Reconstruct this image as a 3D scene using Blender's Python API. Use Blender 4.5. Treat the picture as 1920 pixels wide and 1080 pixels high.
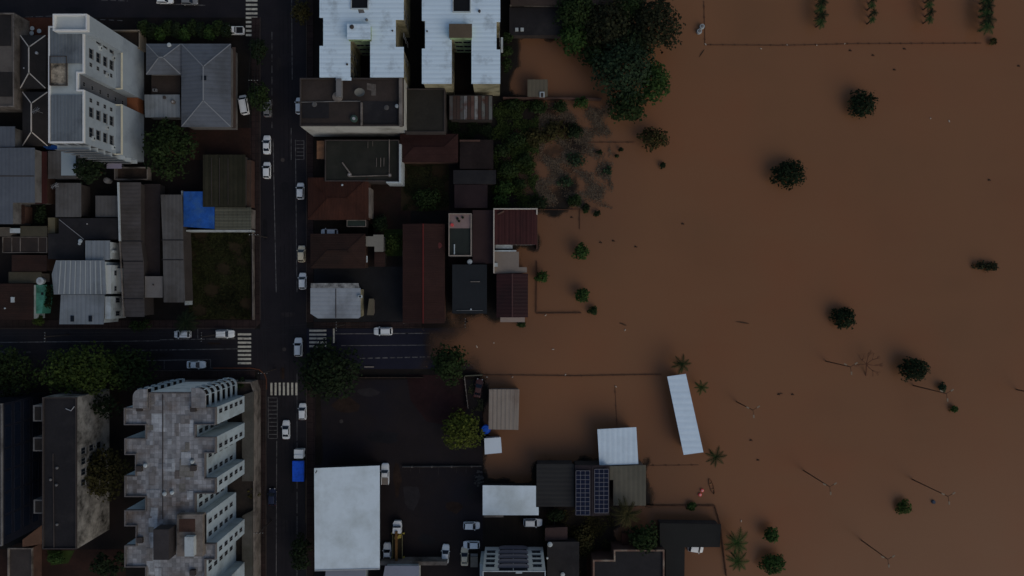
import bpy, math, random
import numpy as np
from mathutils import Vector, Matrix
R = math.radians
rnd = random.Random(7)
D = bpy.data
for o in list(D.objects): D.objects.remove(o)
scene = bpy.context.scene
COL = scene.collection

# ------------------------------------------------------------------ camera
H = 171.0                       # drone height above the flood, metres
S = 8.0                         # photo pixels per metre at ground level
cam = D.cameras.new("Camera"); camo = D.objects.new("Camera", cam); COL.objects.link(camo)
camo.location = (0, 0, H); camo.rotation_euler = (0, 0, 0)
cam.sensor_width = 36; cam.lens = 18/(120.0/H); cam.clip_end = 3000; cam.clip_start = 1
scene.camera = camo
# ------------------------------------------------------------------ light: overcast
w = D.worlds.new("World"); scene.world = w; w.use_nodes = True
nt = w.node_tree
sky = nt.nodes.new("ShaderNodeTexSky"); sky.sky_type = 'NISHITA'; sky.sun_disc = False
SUN_EL, SUN_ROT = R(38), R(135)
sky.sun_elevation = SUN_EL; sky.sun_rotation = SUN_ROT; sky.dust_density = 1.6; sky.air_density = 1.0; sky.ozone_density = 1.0
nt.links.new(sky.outputs[0], nt.nodes["Background"].inputs[0]); nt.nodes["Background"].inputs[1].default_value = 0.15
sl = D.lights.new("Sun", 'SUN'); sl.energy = 0.8; sl.angle = R(48); sl.color = (0.95, 0.94, 0.82)
so = D.objects.new("Sun", sl); COL.objects.link(so)
sd_ = Vector((math.sin(SUN_ROT)*math.cos(SUN_EL), math.cos(SUN_ROT)*math.cos(SUN_EL), math.sin(SUN_EL)))
so.rotation_euler = sd_.to_track_quat('Z', 'Y').to_euler(); so.location = (0, 0, 260)
scene.view_settings.view_transform = 'Standard'; scene.view_settings.look = 'None'
scene.view_settings.gamma = 1; scene.view_settings.exposure = -0.72
scene.render.engine = 'CYCLES'

# ------------------------------------------------------------------ helpers
def lin(v):
    v /= 255.0
    return v/12.92 if v <= .04045 else ((v+.055)/1.055)**2.4
K = (.355, .405, .465)           # what a unit albedo reaches in the photo, per channel
def c(r, g, b):                 # photo tone of an open horizontal surface -> albedo
    return tuple(min(.86, max(.004, lin(v)/k)) for v, k in zip((r, g, b), K))
def W(px, py, z=0.0):           # the place, z metres up, that the photo shows at (px, py)
    k = (1-z/H)/S
    return ((px-960)*k, (540-py)*k)
MATS = {}
def mat(name, col, rough=.75, amp=.18, scale=.35, stain=None, stain_amt=.0, stain_scale=.12, stripe=None, bump=0., metal=0., grid=None, spec=.12, island=0.):
    if name in MATS: return MATS[name]
    m = D.materials.new(name); m.use_nodes = True; n = m.node_tree; N = n.nodes; Lk = n.links
    b = N["Principled BSDF"]; b.inputs["Roughness"].default_value = rough; b.inputs["Metallic"].default_value = metal
    b.inputs["Specular IOR Level"].default_value = spec
    geo = N.new("ShaderNodeNewGeometry")
    def noise(sc, det=6, off=(0, 0, 0), str_=(1, 1, 1)):
        mp = N.new("ShaderNodeMapping"); mp.inputs["Location"].default_value = off; mp.inputs["Scale"].default_value = str_
        Lk.new(geo.outputs["Position"], mp.inputs[0])
        t = N.new("ShaderNodeTexNoise"); t.inputs["Scale"].default_value = sc; t.inputs["Detail"].default_value = det; t.inputs["Roughness"].default_value = .65
        Lk.new(mp.outputs[0], t.inputs["Vector"]); return t.outputs["Fac"]
    def mixc(f, a, bb):
        x = N.new("ShaderNodeMix"); x.data_type = 'RGBA'
        if isinstance(f, float): x.inputs[0].default_value = f
        else: Lk.new(f, x.inputs[0])
        for i, v in ((6, a), (7, bb)):
            if isinstance(v, tuple): x.inputs[i].default_value = v+(1,)
            else: Lk.new(v, x.inputs[i])
        return x.outputs[2]
    def ramp(f, a, bb):
        r = N.new("ShaderNodeMapRange"); r.inputs[1].default_value = a; r.inputs[2].default_value = bb; Lk.new(f, r.inputs[0]); return r.outputs[0]
    lo = tuple(v*(1-amp) for v in col); hi = tuple(min(.9, v*(1+amp)) for v in col)
    out = mixc(ramp(noise(scale), .3, .7), lo, hi)
    f2 = ramp(noise(scale*8, 5, (3, 9, 1)), .25, .75)
    d2 = N.new("ShaderNodeMix"); d2.data_type = 'RGBA'; d2.blend_type = 'MULTIPLY'; d2.inputs[0].default_value = 1
    Lk.new(out, d2.inputs[6]); Lk.new(mixc(f2, (1-amp*.8,)*3, (1+amp*.4,)*3), d2.inputs[7]); out = d2.outputs[2]
    if stain:
        sf = ramp(noise(stain_scale, 8, (17, 5, 0)), .62-stain_amt*.35, .72-stain_amt*.1)
        out = mixc(sf, out, stain)
    bh = None
    if stripe:                  # (axis, pitch m, depth): profiled sheet
        ax, pitch, depth = stripe
        t = N.new("ShaderNodeTexWave"); t.wave_type = 'BANDS'; t.bands_direction = 'X' if ax == 'x' else 'Y'
        t.inputs["Scale"].default_value = 2*math.pi/20/pitch; t.inputs["Distortion"].default_value = .0
        Lk.new(geo.outputs["Position"], t.inputs["Vector"])
        bh = t.outputs["Fac"]
        x = N.new("ShaderNodeMix"); x.data_type = 'RGBA'; x.blend_type = 'MULTIPLY'; x.inputs[0].default_value = 1
        Lk.new(out, x.inputs[6]); Lk.new(mixc(ramp(bh, 0, .35), (1-depth,)*3, (1., 1., 1.)), x.inputs[7]); out = x.outputs[2]
        # sheets of slightly different age
        sh = noise(.5, 2, (0, 0, 0), (1.6, .06, 1) if ax == 'x' else (.06, 1.6, 1))
        x = N.new("ShaderNodeMix"); x.data_type = 'RGBA'; x.blend_type = 'MULTIPLY'; x.inputs[0].default_value = 1
        Lk.new(out, x.inputs[6]); Lk.new(mixc(ramp(sh, .3, .7), (1-depth*1.1,)*3, (1., 1., 1.)), x.inputs[7]); out = x.outputs[2]
    if grid:                    # slabs (size m, tone spread)
        t = N.new("ShaderNodeTexBrick"); t.inputs["Scale"].default_value = 1; t.offset = 0.0
        t.inputs["Brick Width"].default_value = grid[0]; t.inputs["Row Height"].default_value = grid[0]; t.inputs["Mortar Size"].default_value = grid[0]*.045
        t.inputs["Color1"].default_value = (1-grid[1],)*3+(1,); t.inputs["Color2"].default_value = (1+grid[1],)*3+(1,); t.inputs["Mortar"].default_value = (grid[2] if len(grid) > 2 else .55,)*3+(1,)
        Lk.new(geo.outputs["Position"], t.inputs["Vector"])
        x = N.new("ShaderNodeMix"); x.data_type = 'RGBA'; x.blend_type = 'MULTIPLY'; x.inputs[0].default_value = 1
        Lk.new(out, x.inputs[6]); Lk.new(t.outputs["Color"], x.inputs[7]); out = x.outputs[2]
    if island:
        x = N.new("ShaderNodeMix"); x.data_type = 'RGBA'; x.blend_type = 'MULTIPLY'; x.inputs[0].default_value = 1
        r = ramp(geo.outputs["Random Per Island"], 0, 1)
        Lk.new(out, x.inputs[6]); Lk.new(mixc(r, (1-island,)*3, (1+island, 1+island, 1+island*.5)), x.inputs[7]); out = x.outputs[2]
    Lk.new(out, b.inputs["Base Color"])
    if bump:
        bn = N.new("ShaderNodeBump"); bn.inputs["Strength"].default_value = bump; bn.inputs["Distance"].default_value = .05
        Lk.new(bh if bh else noise(scale*14, 4), bn.inputs["Height"]); Lk.new(bn.outputs[0], b.inputs["Normal"])
    MATS[name] = m; return m

LOC = {}                        # world location of the root of each object
def tag(o, label, cat, group=None, kind=None):
    o["label"] = label
    if cat: o["category"] = cat
    if group: o["group"] = group
    if kind: o["kind"] = kind
    return o
def empty(name, x, y, z, label, cat, group=None):
    o = D.objects.new(name, None); COL.objects.link(o); o.location = (x, y, z); o.empty_display_size = .5
    LOC[o.name] = Vector((x, y, z)); return tag(o, label, cat, group)
class MB:
    def __init__(s): s.v = []; s.f = []; s.m = []
    def add(s, vs, fs, m=0):
        b = len(s.v); s.v += [tuple(v) for v in vs]; s.f += [tuple(b+i for i in f) for f in fs]; s.m += [m]*len(fs); return s
    def box(s, x0, x1, y0, y1, z0, z1, m=0):
        if x0 > x1: x0, x1 = x1, x0
        if y0 > y1: y0, y1 = y1, y0
        return s.add([(x0,y0,z0),(x1,y0,z0),(x1,y1,z0),(x0,y1,z0),(x0,y0,z1),(x1,y0,z1),(x1,y1,z1),(x0,y1,z1)],
              [(0,3,2,1),(4,5,6,7),(0,1,5,4),(1,2,6,5),(2,3,7,6),(3,0,4,7)], m)
    def bar(s, a, b, w, h, m=0):   # box along a->b, w wide (horizontal), h tall
        a = Vector(a); b = Vector(b); d = (b-a); 
        if d.length < 1e-6: return s
        d.normalize(); up = Vector((0,0,1)) if abs(d.z) < .95 else Vector((1,0,0))
        sd = d.cross(up).normalized(); u = sd.cross(d).normalized(); vs = []
        for p in (a, b):
            for i, j in ((-1,-1),(1,-1),(1,1),(-1,1)): vs.append(p+sd*i*w/2+u*j*h/2)
        return s.add(vs, [(3,2,1,0),(4,5,6,7),(0,1,5,4),(1,2,6,5),(2,3,7,6),(3,0,4,7)], m)
    def tube(s, pts, rads, n=7, m=0, cap=True):
        base = len(s.v); k = len(pts); vs = []; fs = []
        for i, p in enumerate(pts):
            p = Vector(p); a = Vector(pts[max(i-1,0)]); b = Vector(pts[min(i+1,k-1)]); d = (b-a).normalized()
            up = Vector((0,0,1)) if abs(d.z) < .9 else Vector((1,0,0)); sd = d.cross(up).normalized(); u = sd.cross(d)
            for j in range(n):
                t = 2*math.pi*j/n; vs.append(p+(sd*math.cos(t)+u*math.sin(t))*rads[i])
        for i in range(k-1):
            for j in range(n): fs.append((i*n+j, i*n+(j+1)%n, (i+1)*n+(j+1)%n, (i+1)*n+j))
        if cap: fs.append(tuple(range(n-1,-1,-1))); fs.append(tuple((k-1)*n+j for j in range(n)))
        return s.add(vs, fs, m)
    def prism(s, poly, z0, z1, m=0, top=True, bottom=True, mt=None):
        A = sum(poly[i][0]*poly[(i+1)%len(poly)][1]-poly[(i+1)%len(poly)][0]*poly[i][1] for i in range(len(poly)))
        if A < 0: poly = poly[::-1]
        n = len(poly); vs = [(x,y,z0) for x,y in poly]+[(x,y,z1) for x,y in poly]
        fs = [(i,(i+1)%n,n+(i+1)%n,n+i) for i in range(n)]
        s.add(vs, fs, m)
        b = len(s.v)-2*n
        if top: s.f.append(tuple(b+n+i for i in range(n))); s.m.append(m if mt is None else mt)
        if bottom: s.f.append(tuple(b+i for i in range(n-1,-1,-1))); s.m.append(m)
        return s
    def build(s, name, mats, parent=None, smooth=False, label=None, cat=None, group=None, kind=None):
        if not isinstance(mats, (list, tuple)): mats = [mats]
        me = D.meshes.new(name); o = D.objects.new(name, me); COL.objects.link(o)
        if parent is not None: loc = LOC[parent.name]; 
        elif kind: loc = Vector((0,0,0))
        else:
            a = np.array(s.v); loc = Vector((float(a[:,0].mean()), float(a[:,1].mean()), float(a[:,2].min())))
        me.from_pydata([(v[0]-loc.x, v[1]-loc.y, v[2]-loc.z) for v in s.v], [], s.f)
        for m in mats: me.materials.append(m)
        if len(mats) > 1: me.polygons.foreach_set("material_index", s.m)
        if smooth: me.polygons.foreach_set("use_smooth", [True]*len(s.f))
        me.update(); LOC[o.name] = loc
        if parent is not None: o.parent = parent
        else: o.location = loc
        if label and cat: tag(o, label, cat, group, kind)
        elif label: o["label"] = label
        if kind: o["kind"] = kind
        return o
def off(poly, d):               # grow a world polygon outward by d
    n = len(poly); A = sum(poly[i][0]*poly[(i+1)%n][1]-poly[(i+1)%n][0]*poly[i][1] for i in range(n))
    if A < 0: poly = poly[::-1]
    out = []
    for i in range(n):
        p0 = Vector(poly[i-1]); p = Vector(poly[i]); p1 = Vector(poly[(i+1)%n])
        a = (p-p0).normalized(); b = (p1-p).normalized(); na = Vector((a.y,-a.x)); nb = Vector((b.y,-b.x))
        m = (na+nb); L = m.length
        m = na if L < .2 else m/L; k = d/max(.35, m.dot(na)); out.append((p.x+m.x*k, p.y+m.y*k))
    return out
def copy_tree(o, parent=None):
    q = o.copy(); COL.objects.link(q)
    if parent is not None: q.parent = parent
    for ch in list(o.children): copy_tree(ch, q)
    return q

# ------------------------------------------------------------------ ground height: dry town, flooded east
DRY = [(-4000,-3000),(1040,-3000),(1040,62),(972,66),(958,184),(1000,188),(1075,215),(1095,260),(1075,330),(1085,395),(1006,395),(1000,458),(968,460),(962,588),(838,588),
       (826,606),(790,612),(782,650),(786,692),(872,700),(905,706),(905,904),(1004,905),(1005,872),(1140,870),(1212,870),(1212,950),(1160,955),(1150,1000),(1180,1030),(1245,1030),(1252,4000),(-4000,4000)]
DP = np.array([((x-960)/S, (540-y)/S) for x, y in DRY])
def sdist(X, Y):
    X = np.asarray(X, float); Y = np.asarray(Y, float); dmin = np.full(X.shape, 1e9); ins = np.zeros(X.shape, bool); n = len(DP)
    for i in range(n):
        ax, ay = DP[i]; bx, by = DP[(i+1)%n]; ex, ey = bx-ax, by-ay
        t = np.clip(((X-ax)*ex+(Y-ay)*ey)/(ex*ex+ey*ey), 0, 1)
        dmin = np.minimum(dmin, np.hypot(X-ax-t*ex, Y-ay-t*ey))
        with np.errstate(divide='ignore', invalid='ignore'):
            cr = ((ay > Y) != (by > Y)) & (X < (bx-ax)*(Y-ay)/(by-ay)+ax)
        ins ^= cr
    return np.where(ins, dmin, -dmin)
WL = -.10                       # flood level
def gz(X, Y):
    s = sdist(X, Y)
    X = np.asarray(X, float); Y = np.asarray(Y, float)
    s = s+.9*(np.sin(X*.37+Y*.61)+np.sin(X*.83-Y*.45+1.3)*.7+np.sin(X*1.7+Y*1.3)*.4)*np.clip(1-np.abs(s)/14, 0, 1)
    st = np.exp(-((X+15)/14)**4)*np.exp(-((Y+14)/8.5)**4)
    z = np.clip(WL+s*(.28-.222*st), -5, 0)
    # the overgrown lot dips in and out of the water
    veg = np.clip(1-np.abs((X-8)/16), 0, 1)*np.clip(1.4-np.abs((Y-31)/13), 0, 1)
    nz = np.sin(X*.9+Y*.4)*.5+np.sin(Y*1.3-X*.35+1)*.5+np.sin(X*2.1+Y*1.7)*.35+np.sin(X*.33-Y*.5+2)*.6
    return z+np.where(veg > 0, veg*(nz*.09-.42), 0)
def gz1(x, y): return float(gz(np.array([x]), np.array([y]))[0])
def axis(lo, hi, step, far=(600, 300, 180)):
    a = list(np.arange(lo, hi+.01, step)); l = [lo-f for f in far if f > 0][::1]; r = [hi+f for f in far][::-1]
    return np.array(sorted([lo-600, lo-250, lo-90, lo-30]+a+[hi+30, hi+90, hi+250, hi+600]))
def gridmesh(name, xs, ys, zf, m, label=None, kind='structure', attr=None):
    X, Y = np.meshgrid(xs, ys); Z = zf(X, Y); v = np.stack([X.ravel(), Y.ravel(), Z.ravel()], 1); nx, ny = len(xs), len(ys)
    i = np.arange(nx-1)[None, :]+np.arange(ny-1)[:, None]*nx; f = np.stack([i, i+1, i+1+nx, i+nx], -1).reshape(-1, 4)
    me = D.meshes.new(name); me.from_pydata(v.tolist(), [], f.tolist()); me.materials.append(m)
    me.polygons.foreach_set("use_smooth", [True]*len(f))
    if attr is not None:
        a = me.attributes.new("depth", 'FLOAT', 'POINT'); a.data.foreach_set("value", attr(X, Y).ravel().astype(np.float32))
    o = D.objects.new(name, me); COL.objects.link(o); o["kind"] = kind
    if label: o["label"] = label
    return o

# ------------------------------------------------------------------ the setting
M_soil = mat("wet_soil", c(14,13,12), .8, .35, .12, stain=c(19,14,13), stain_amt=.4, stain_scale=.05, bump=.4)
gridmesh("ground", axis(-122, 124, 1.0), axis(-70, 70, 1.0), gz, M_soil)
def water_mat():
    m = D.materials.new("flood_water"); m.use_nodes = True; n = m.node_tree; N = n.nodes; Lk = n.links
    b = N["Principled BSDF"]; b.inputs["Roughness"].default_value = .22; b.inputs["IOR"].default_value = 1.33; b.inputs["Specular IOR Level"].default_value = .2
    geo = N.new("ShaderNodeNewGeometry")
    def nz(sc, d, st=(1,1,1)):
        mp = N.new("ShaderNodeMapping"); mp.inputs["Scale"].default_value = st; Lk.new(geo.outputs["Position"], mp.inputs[0])
        t = N.new("ShaderNodeTexNoise"); t.inputs["Scale"].default_value = sc; t.inputs["Detail"].default_value = d; Lk.new(mp.outputs[0], t.inputs["Vector"]); return t.outputs["Fac"]
    def mix(f, a, bb):
        x = N.new("ShaderNodeMix"); x.data_type = 'RGBA'; Lk.new(f, x.inputs[0])
        for i, v in ((6, a), (7, bb)):
            if isinstance(v, tuple): x.inputs[i].default_value = v+(1,)
            else: Lk.new(v, x.inputs[i])
        return x.outputs[2]
    def ramp(f, a, bb):
        r = N.new("ShaderNodeMapRange"); r.inputs[1].default_value = a; r.inputs[2].default_value = bb; Lk.new(f, r.inputs[0]); return r.outputs[0]
    A = mix(ramp(nz(.022, 3), .4, .6), c(74,54,39), c(81,54,38))
    B = mix(ramp(nz(.05, 5, (1,.45,1)), .3, .7), A, c(79,57,41))
    B = mix(ramp(nz(.09, 6, (.35,1.3,1)), .42, .75), B, c(79,57,41))
    at = N.new("ShaderNodeAttribute"); at.attribute_name = "depth"
    Cc = mix(ramp(at.outputs["Fac"], .2, 5.0), c(70,51,38), B)      # silt thickens away from the shore
    Cc = mix(ramp(at.outputs["Fac"], .05, .3), c(44,39,32), Cc); Lk.new(Cc, b.inputs["Base Color"])
    e = N.new("ShaderNodeMath"); e.operation = 'MULTIPLY'; e.inputs[1].default_value = -22.0; dd = N.new("ShaderNodeMath"); dd.operation = 'MULTIPLY'; Lk.new(at.outputs["Fac"], dd.inputs[0]); Lk.new(at.outputs["Fac"], dd.inputs[1]); Lk.new(dd.outputs[0], e.inputs[0])
    p = N.new("ShaderNodeMath"); p.operation = 'EXPONENT'; Lk.new(e.outputs[0], p.inputs[0])
    q = N.new("ShaderNodeMath"); q.operation = 'SUBTRACT'; q.inputs[0].default_value = 1; q.use_clamp = True; Lk.new(p.outputs[0], q.inputs[1])
    Lk.new(q.outputs[0], b.inputs["Alpha"])
    bn = N.new("ShaderNodeBump"); bn.inputs["Strength"].default_value = .12; bn.inputs["Distance"].default_value = .03
    Lk.new(nz(1.1, 5, (1,1.6,1)), bn.inputs["Height"]); Lk.new(bn.outputs[0], b.inputs["Normal"]); return m
wo = gridmesh("flood_water", axis(-22, 124, 1.0), axis(-70, 70, 1.0), lambda X, Y: np.full(X.shape, WL), water_mat(), attr=lambda X, Y: np.clip(WL-gz(X, Y), 0, 6))
# trim the water sheet to where it lies above the ground
import bmesh
bm = bmesh.new(); bm.from_mesh(wo.data)
dl = bm.verts.layers.float["depth"]
bmesh.ops.delete(bm, geom=[f for f in bm.faces if all(v[dl] <= 0 for v in f.verts)], context='FACES'); bm.to_mesh(wo.data); bm.free()

def sheet(name, poly, zoff, m, drape=False, kind='structure', label=None, thick=0):
    wp = [W(*p) for p in poly]
    if drape:
        x0, x1 = min(p[0] for p in wp), max(p[0] for p in wp); y0, y1 = min(p[1] for p in wp), max(p[1] for p in wp)
        xs = np.linspace(x0, x1, max(2, int((x1-x0)/1.0)+1)); ys = np.linspace(y0, y1, max(2, int((y1-y0)/1.0)+1))
        return gridmesh(name, xs, ys, lambda X, Y: gz(X, Y)+zoff, m, label, kind)
    mb = MB()
    if thick: mb.prism(wp, -.05, thick)
    else:
        A = sum(wp[i][0]*wp[(i+1)%len(wp)][1]-wp[(i+1)%len(wp)][0]*wp[i][1] for i in range(len(wp)))
        if A < 0: wp = wp[::-1]
        mb.add([(x,y,zoff) for x,y in wp], [tuple(range(len(wp)))])
    return mb.build(name, m, kind=kind, label=label)
def rc(x0, y0, x1, y1): return [(x0,y0),(x1,y0),(x1,y1),(x0,y1)]
M_asph = mat("wet_asphalt", c(20,19,22), .55, .16, .25, stain=c(15,15,18), stain_amt=.45, stain_scale=.07, bump=.2)
M_asph2 = mat("dark_asphalt", c(18,15,16), .6, .16, .2, stain=c(13,13,19), stain_amt=.5, stain_scale=.045, bump=.2)
M_blue = mat("wet_blue_asphalt", c(17,18,27), .45, .12, .25, bump=.15)
M_walk = mat("pavement_concrete", c(28,22,22), .85, .3, .3, grid=(1.5,.08), stain=c(20,17,16), stain_amt=.5)
M_kerb = mat("kerb_concrete", c(38,35,34), .85, .2, .5)
M_paint = mat("road_paint", c(120,122,116), .7, .22, 1.2, stain=c(60,60,60), stain_amt=.25, stain_scale=1.2)
M_faint = mat("worn_road_paint", c(62,64,66), .75, .3, 1.0, stain=c(25,25,27), stain_amt=.5, stain_scale=.9)
M_yel = mat("worn_yellow_paint", c(58,48,30), .75, .3, 1.0)
M_lawn = mat("lawn", c(25,22,14), .95, .45, .16, stain=c(27,21,14), stain_amt=.6, stain_scale=.06, bump=.8)
M_lawn2 = mat("green_lawn", c(26,36,14), .95, .35, .4, bump=.8)
M_earth = mat("red_earth", c(31,18,15), .95, .35, .15, stain=c(20,14,13), stain_amt=.5, bump=.5)
M_yard = mat("dark_yard", c(20,17,15), .95, .4, .25, stain=c(14,15,10), stain_amt=.5, bump=.5)
M_mud = mat("brown_yard", c(30,20,17), .9, .3, .2, stain=c(20,15,13), stain_amt=.5, bump=.4)

sheet("main_road", rc(488,-200,575,1300), .02, M_asph)
sheet("cross_road", rc(-400,617,487.9,695), .021, M_asph)
sheet("flooded_road", rc(575.2,616,900,692), .03, M_blue, drape=True)
sheet("north_road", rc(-400,-120,487.9,33), .021, M_asph)
for nm, r_ in (("pavement", rc(472,33,488,600)), ("pavement", rc(575,-100,588,604)), ("pavement", rc(575,700,590,1200)),
               ("pavement", rc(478,712,499,1200)), ("pavement", rc(-60,600,472,616)), ("pavement", rc(-60,695.5,478,711)), ("pavement", rc(588.3,604,790,615))):
    sheet(nm, r_, 0, M_walk, thick=.12)
sheet("pavement", [(472,600),(488,600),(488,606),(478,616),(472.2,616)], 0, M_walk, thick=.12)
def strip(name, x0, y0, x1, y1, m, z=.034, label=None, cat=None): return sheet(name, rc(x0,y0,x1,y1), z, m)
# kerbs
mb = MB()
for a, b in (((488,33),(488,600)),((575,-100),(575,604)),((575,700),(575,1200)),((499,722),(499,1200)),((-60,616),(478,616)),((-60,695),(478,695))):
    x0,y0 = W(*a); x1,y1 = W(*b); mb.bar((x0,y0,.07),(x1,y1,.07),.18,.17)
pts = [W(*p) for p in ((400,690),(470,690),(486,693),(496,701),(500,712),(500,730))]
for p, q in zip(pts, pts[1:]): mb.bar((*p,.08),(*q,.08),.22,.19,1)
mb.build("kerb", [M_kerb, mat("orange_kerb", c(58,36,26), .85, .2, .5)], kind='structure')
# painted lines
mb = MB(); NW = [0]
def line(x0, y0, x1, y1, wpx=1.6, m=0, dash=None, z=.036):
    a = Vector(W(x0,y0)); b = Vector(W(x1,y1)); L = (b-a).length; d = (b-a)/L; n = Vector((-d.y,d.x))*wpx/16
    segs = [(0,L)] if not dash else [(t, min(L,t+dash[0]/8)) for t in np.arange(0, L, (dash[0]+dash[1])/8)]
    if max(a.x, b.x) > -30: segs = [(t, min(e1, t+1.0)) for e0, e1 in segs for t in np.arange(e0, e1, 1.0)]
    for s0, s1 in segs:
        p, q = a+d*s0, a+d*s1
        zz = [gz1(v.x, v.y)+z+.01 if v.x > -26 else z for v in (p, q)]
        mb.add([(p.x-n.x,p.y-n.y,zz[0]),(q.x-n.x,q.y-n.y,zz[1]),(q.x+n.x,q.y+n.y,zz[1]),(p.x+n.x,p.y+n.y,zz[0])], [(0,1,2,3)], m)
line(510,60,510,240,1.2,1,(14,7)); line(512,262,518,548,1.5,1); line(547,0,548,150,1.2,1); line(554,262,556,470,1.2,1); line(556,470,557,548,1.2,1)
line(519,826,518,1080,1.3,1); line(557,700,557,826,1,1); line(557,830,557,1080,1.3,1,(40,6)); line(503,744,503,822,1.2,1)
line(574,900,574,980,1.4,2)
line(0,642,300,639,1.6,1); line(300,637,446,635,1.4,1,(26,3)); line(0,660,60,660,1.3,1,(14,8)); line(228,657,320,656,1.3,1,(14,4)); line(322,656,446,654,1.6,1)
line(275,676,395,674,1.4,1); line(308,676,308,692,1,1); line(395,674,395,690,1,1); line(395,690,470,690,1,1)
line(371,617,371,635,1.2,1); line(438,617,438,634,1.2,1)
line(626,616,626,643,3,0); line(628,626,800,625,1.6,1); line(760,625,812,625,1.8,1,(5,3)); line(640,648,812,647,1.3,1); line(675,672,812,669,1.8,1,(10,4)); line(733,617,733,624,1.2,1)
line(546,240,546,300,1.2,1)
line(293,7,385,10,1.4,1); line(190,0,240,2,1.4,1,(12,4)); line(48,32,100,30,1.2,1,(14,5)); line(172,36,236,39,1.2,1,(10,6))
# ladder boxes
for i in range(6): line(556,264+i*7,570,264+i*7,1.2,1)
line(570,264,570,299,1.2,1)
for i in range(11): line(504,746+i*7.6,520,746+i*7.6,1.3,1)
line(520,746,520,822,1.3,1)
# parking bay marks
for x in (770,787,822,856,874): line(x,874,x,890-(x%3)*3,.7,3)
mb.build("road_marking", [M_paint, M_faint, M_yel, mat("faded_bay_paint", c(36,34,34), .8, .3, 1)], kind='structure')
def crosswalk(name_i, bars):
    global mb
    mb = MB()
    for b in bars: line(*b, z=.040)
    mb.build("crosswalk", [M_paint], kind='structure')
crosswalk(0, [(461,1+i*8.1,483,1+i*8.1,4.0) for i in range(-1,9)])
crosswalk(1, [(446,627+i*7.7,471,627+i*7.7,3.9) for i in range(8)])
crosswalk(2, [(580,620+i*7.3,612,620+i*7.3,3.6) for i in range(5)])
crosswalk(3, [(509+i*7.8,717.5,509+i*7.8,741,3.8) for i in range(7)])

# yards and lots
sheet("lawn", rc(354,434,471.5,599), .02, M_lawn)
sheet("parking_lot", rc(590.5,712,905,1200), .02, M_asph2)
sheet("red_earth_patch", [(762,702),(868,705),(880,760),(850,800),(800,790),(770,750)], .032, mat("red_earth_thin", c(25,15,16), .9, .3, .2, stain=c(18,14,15), stain_amt=.5), )
sheet("grass_verge", [(592,712),(600,712),(606,860),(600,872),(591,872)], .033, M_yard)
sheet("yard", rc(356,240,471,300), .02, M_mud)
sheet("yard", rc(589,420,700,445), .02, M_yard)
sheet("yard", rc(690,340,770,440), .02, mat("dark_red_yard", c(24,16,14), .9, .35, .2, stain=c(17,15,11), stain_amt=.4))
sheet("lawn", rc(752,306,842,395), .022, M_lawn)
sheet("lawn", rc(720,430,755,480), .024, M_lawn2)
sheet("court", rc(575,500,756,603.5), .023, mat("black_court", c(19,20,22), .7, .2, .25, bump=.2))
sheet("yard", rc(0,1030,236,1200), .02, M_mud)
sheet("lawn", [(88,1032),(140,1032),(128,1056),(96,1060)], .03, M_lawn2)
sheet("yard", rc(40,30,100,78), .02, mat("rust_patio", c(46,27,20), .85, .3, .3))
sheet("yard", rc(0,600,60,616), .024, M_yard)
sheet("yard", rc(840,395,926,500), .02, mat("brown_court", c(30,23,23), .85, .25, .2, grid=(2.5,.05)))
sheet("court", rc(905,966,1016,1030), .02, mat("dark_brown_court", c(22,19,16), .8, .2, .2, stripe=('x',1.6,.15)))
sheet("yard", rc(1016,960,1150,1200), .015, M_yard)
sheet("yard", rc(588,240,760,345), .02, M_yard)

# repaired and oil-dark patches of the paving, tyre tracks
M_pat = [mat("asphalt_patch_pale", c(24,23,25), .7, .25, .6), mat("asphalt_patch_dark", c(14,14,16), .5, .25, .5), mat("mud_stain", c(26,20,17), .9, .4, .5)]
g0 = random.Random(21)
for i, (x_, y_, w_, h_) in enumerate([(523,120,9,26),(534,350,12,18),(497,430,8,40),(540,590,26,9),(530,700,9,22),(548,905,8,40),(535,985,10,22),(150,648,46,7),(300,665,60,6),(60,671,38,8),(400,645,24,7),(690,655,40,6),(740,640,22,8),(330,14,60,8),(140,18,40,9),
    (650,760,50,36),(720,820,60,22),(770,930,30,50),(850,950,34,26),(800,1010,30,22),(690,735,40,16),(745,900,16,60),(880,920,16,30)]):
    m_ = 10; pts_ = []
    for k in range(m_):
        t_ = 2*math.pi*k/m_; sq = 1/max(abs(math.cos(t_)), abs(math.sin(t_))) if i < 8 else g0.uniform(.7,1.25)
        pts_.append((x_+w_/2*math.cos(t_)*min(sq,1.3), y_+h_/2*math.sin(t_)*min(sq,1.3)))
    sheet("asphalt_patch", pts_, .0275 if i < 15 else .0255, M_pat[(0,1,1,0,2,1)[i%6] if i < 15 else (2,1,0)[i%3]])
mb = MB()
for x_ in (524,531,540,547): line(x_,10,x_+5,1080,1.6,0,(g0.uniform(60,120),g0.uniform(10,40)),.030)
for y_ in (646,651,661,668): line(0,y_+4,440,y_,1.4,0,(70,24),.030)
mb.build("tyre_track", [mat("tyre_polish", c(16,16,18), .45, .3, .3)], kind='structure')

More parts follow.
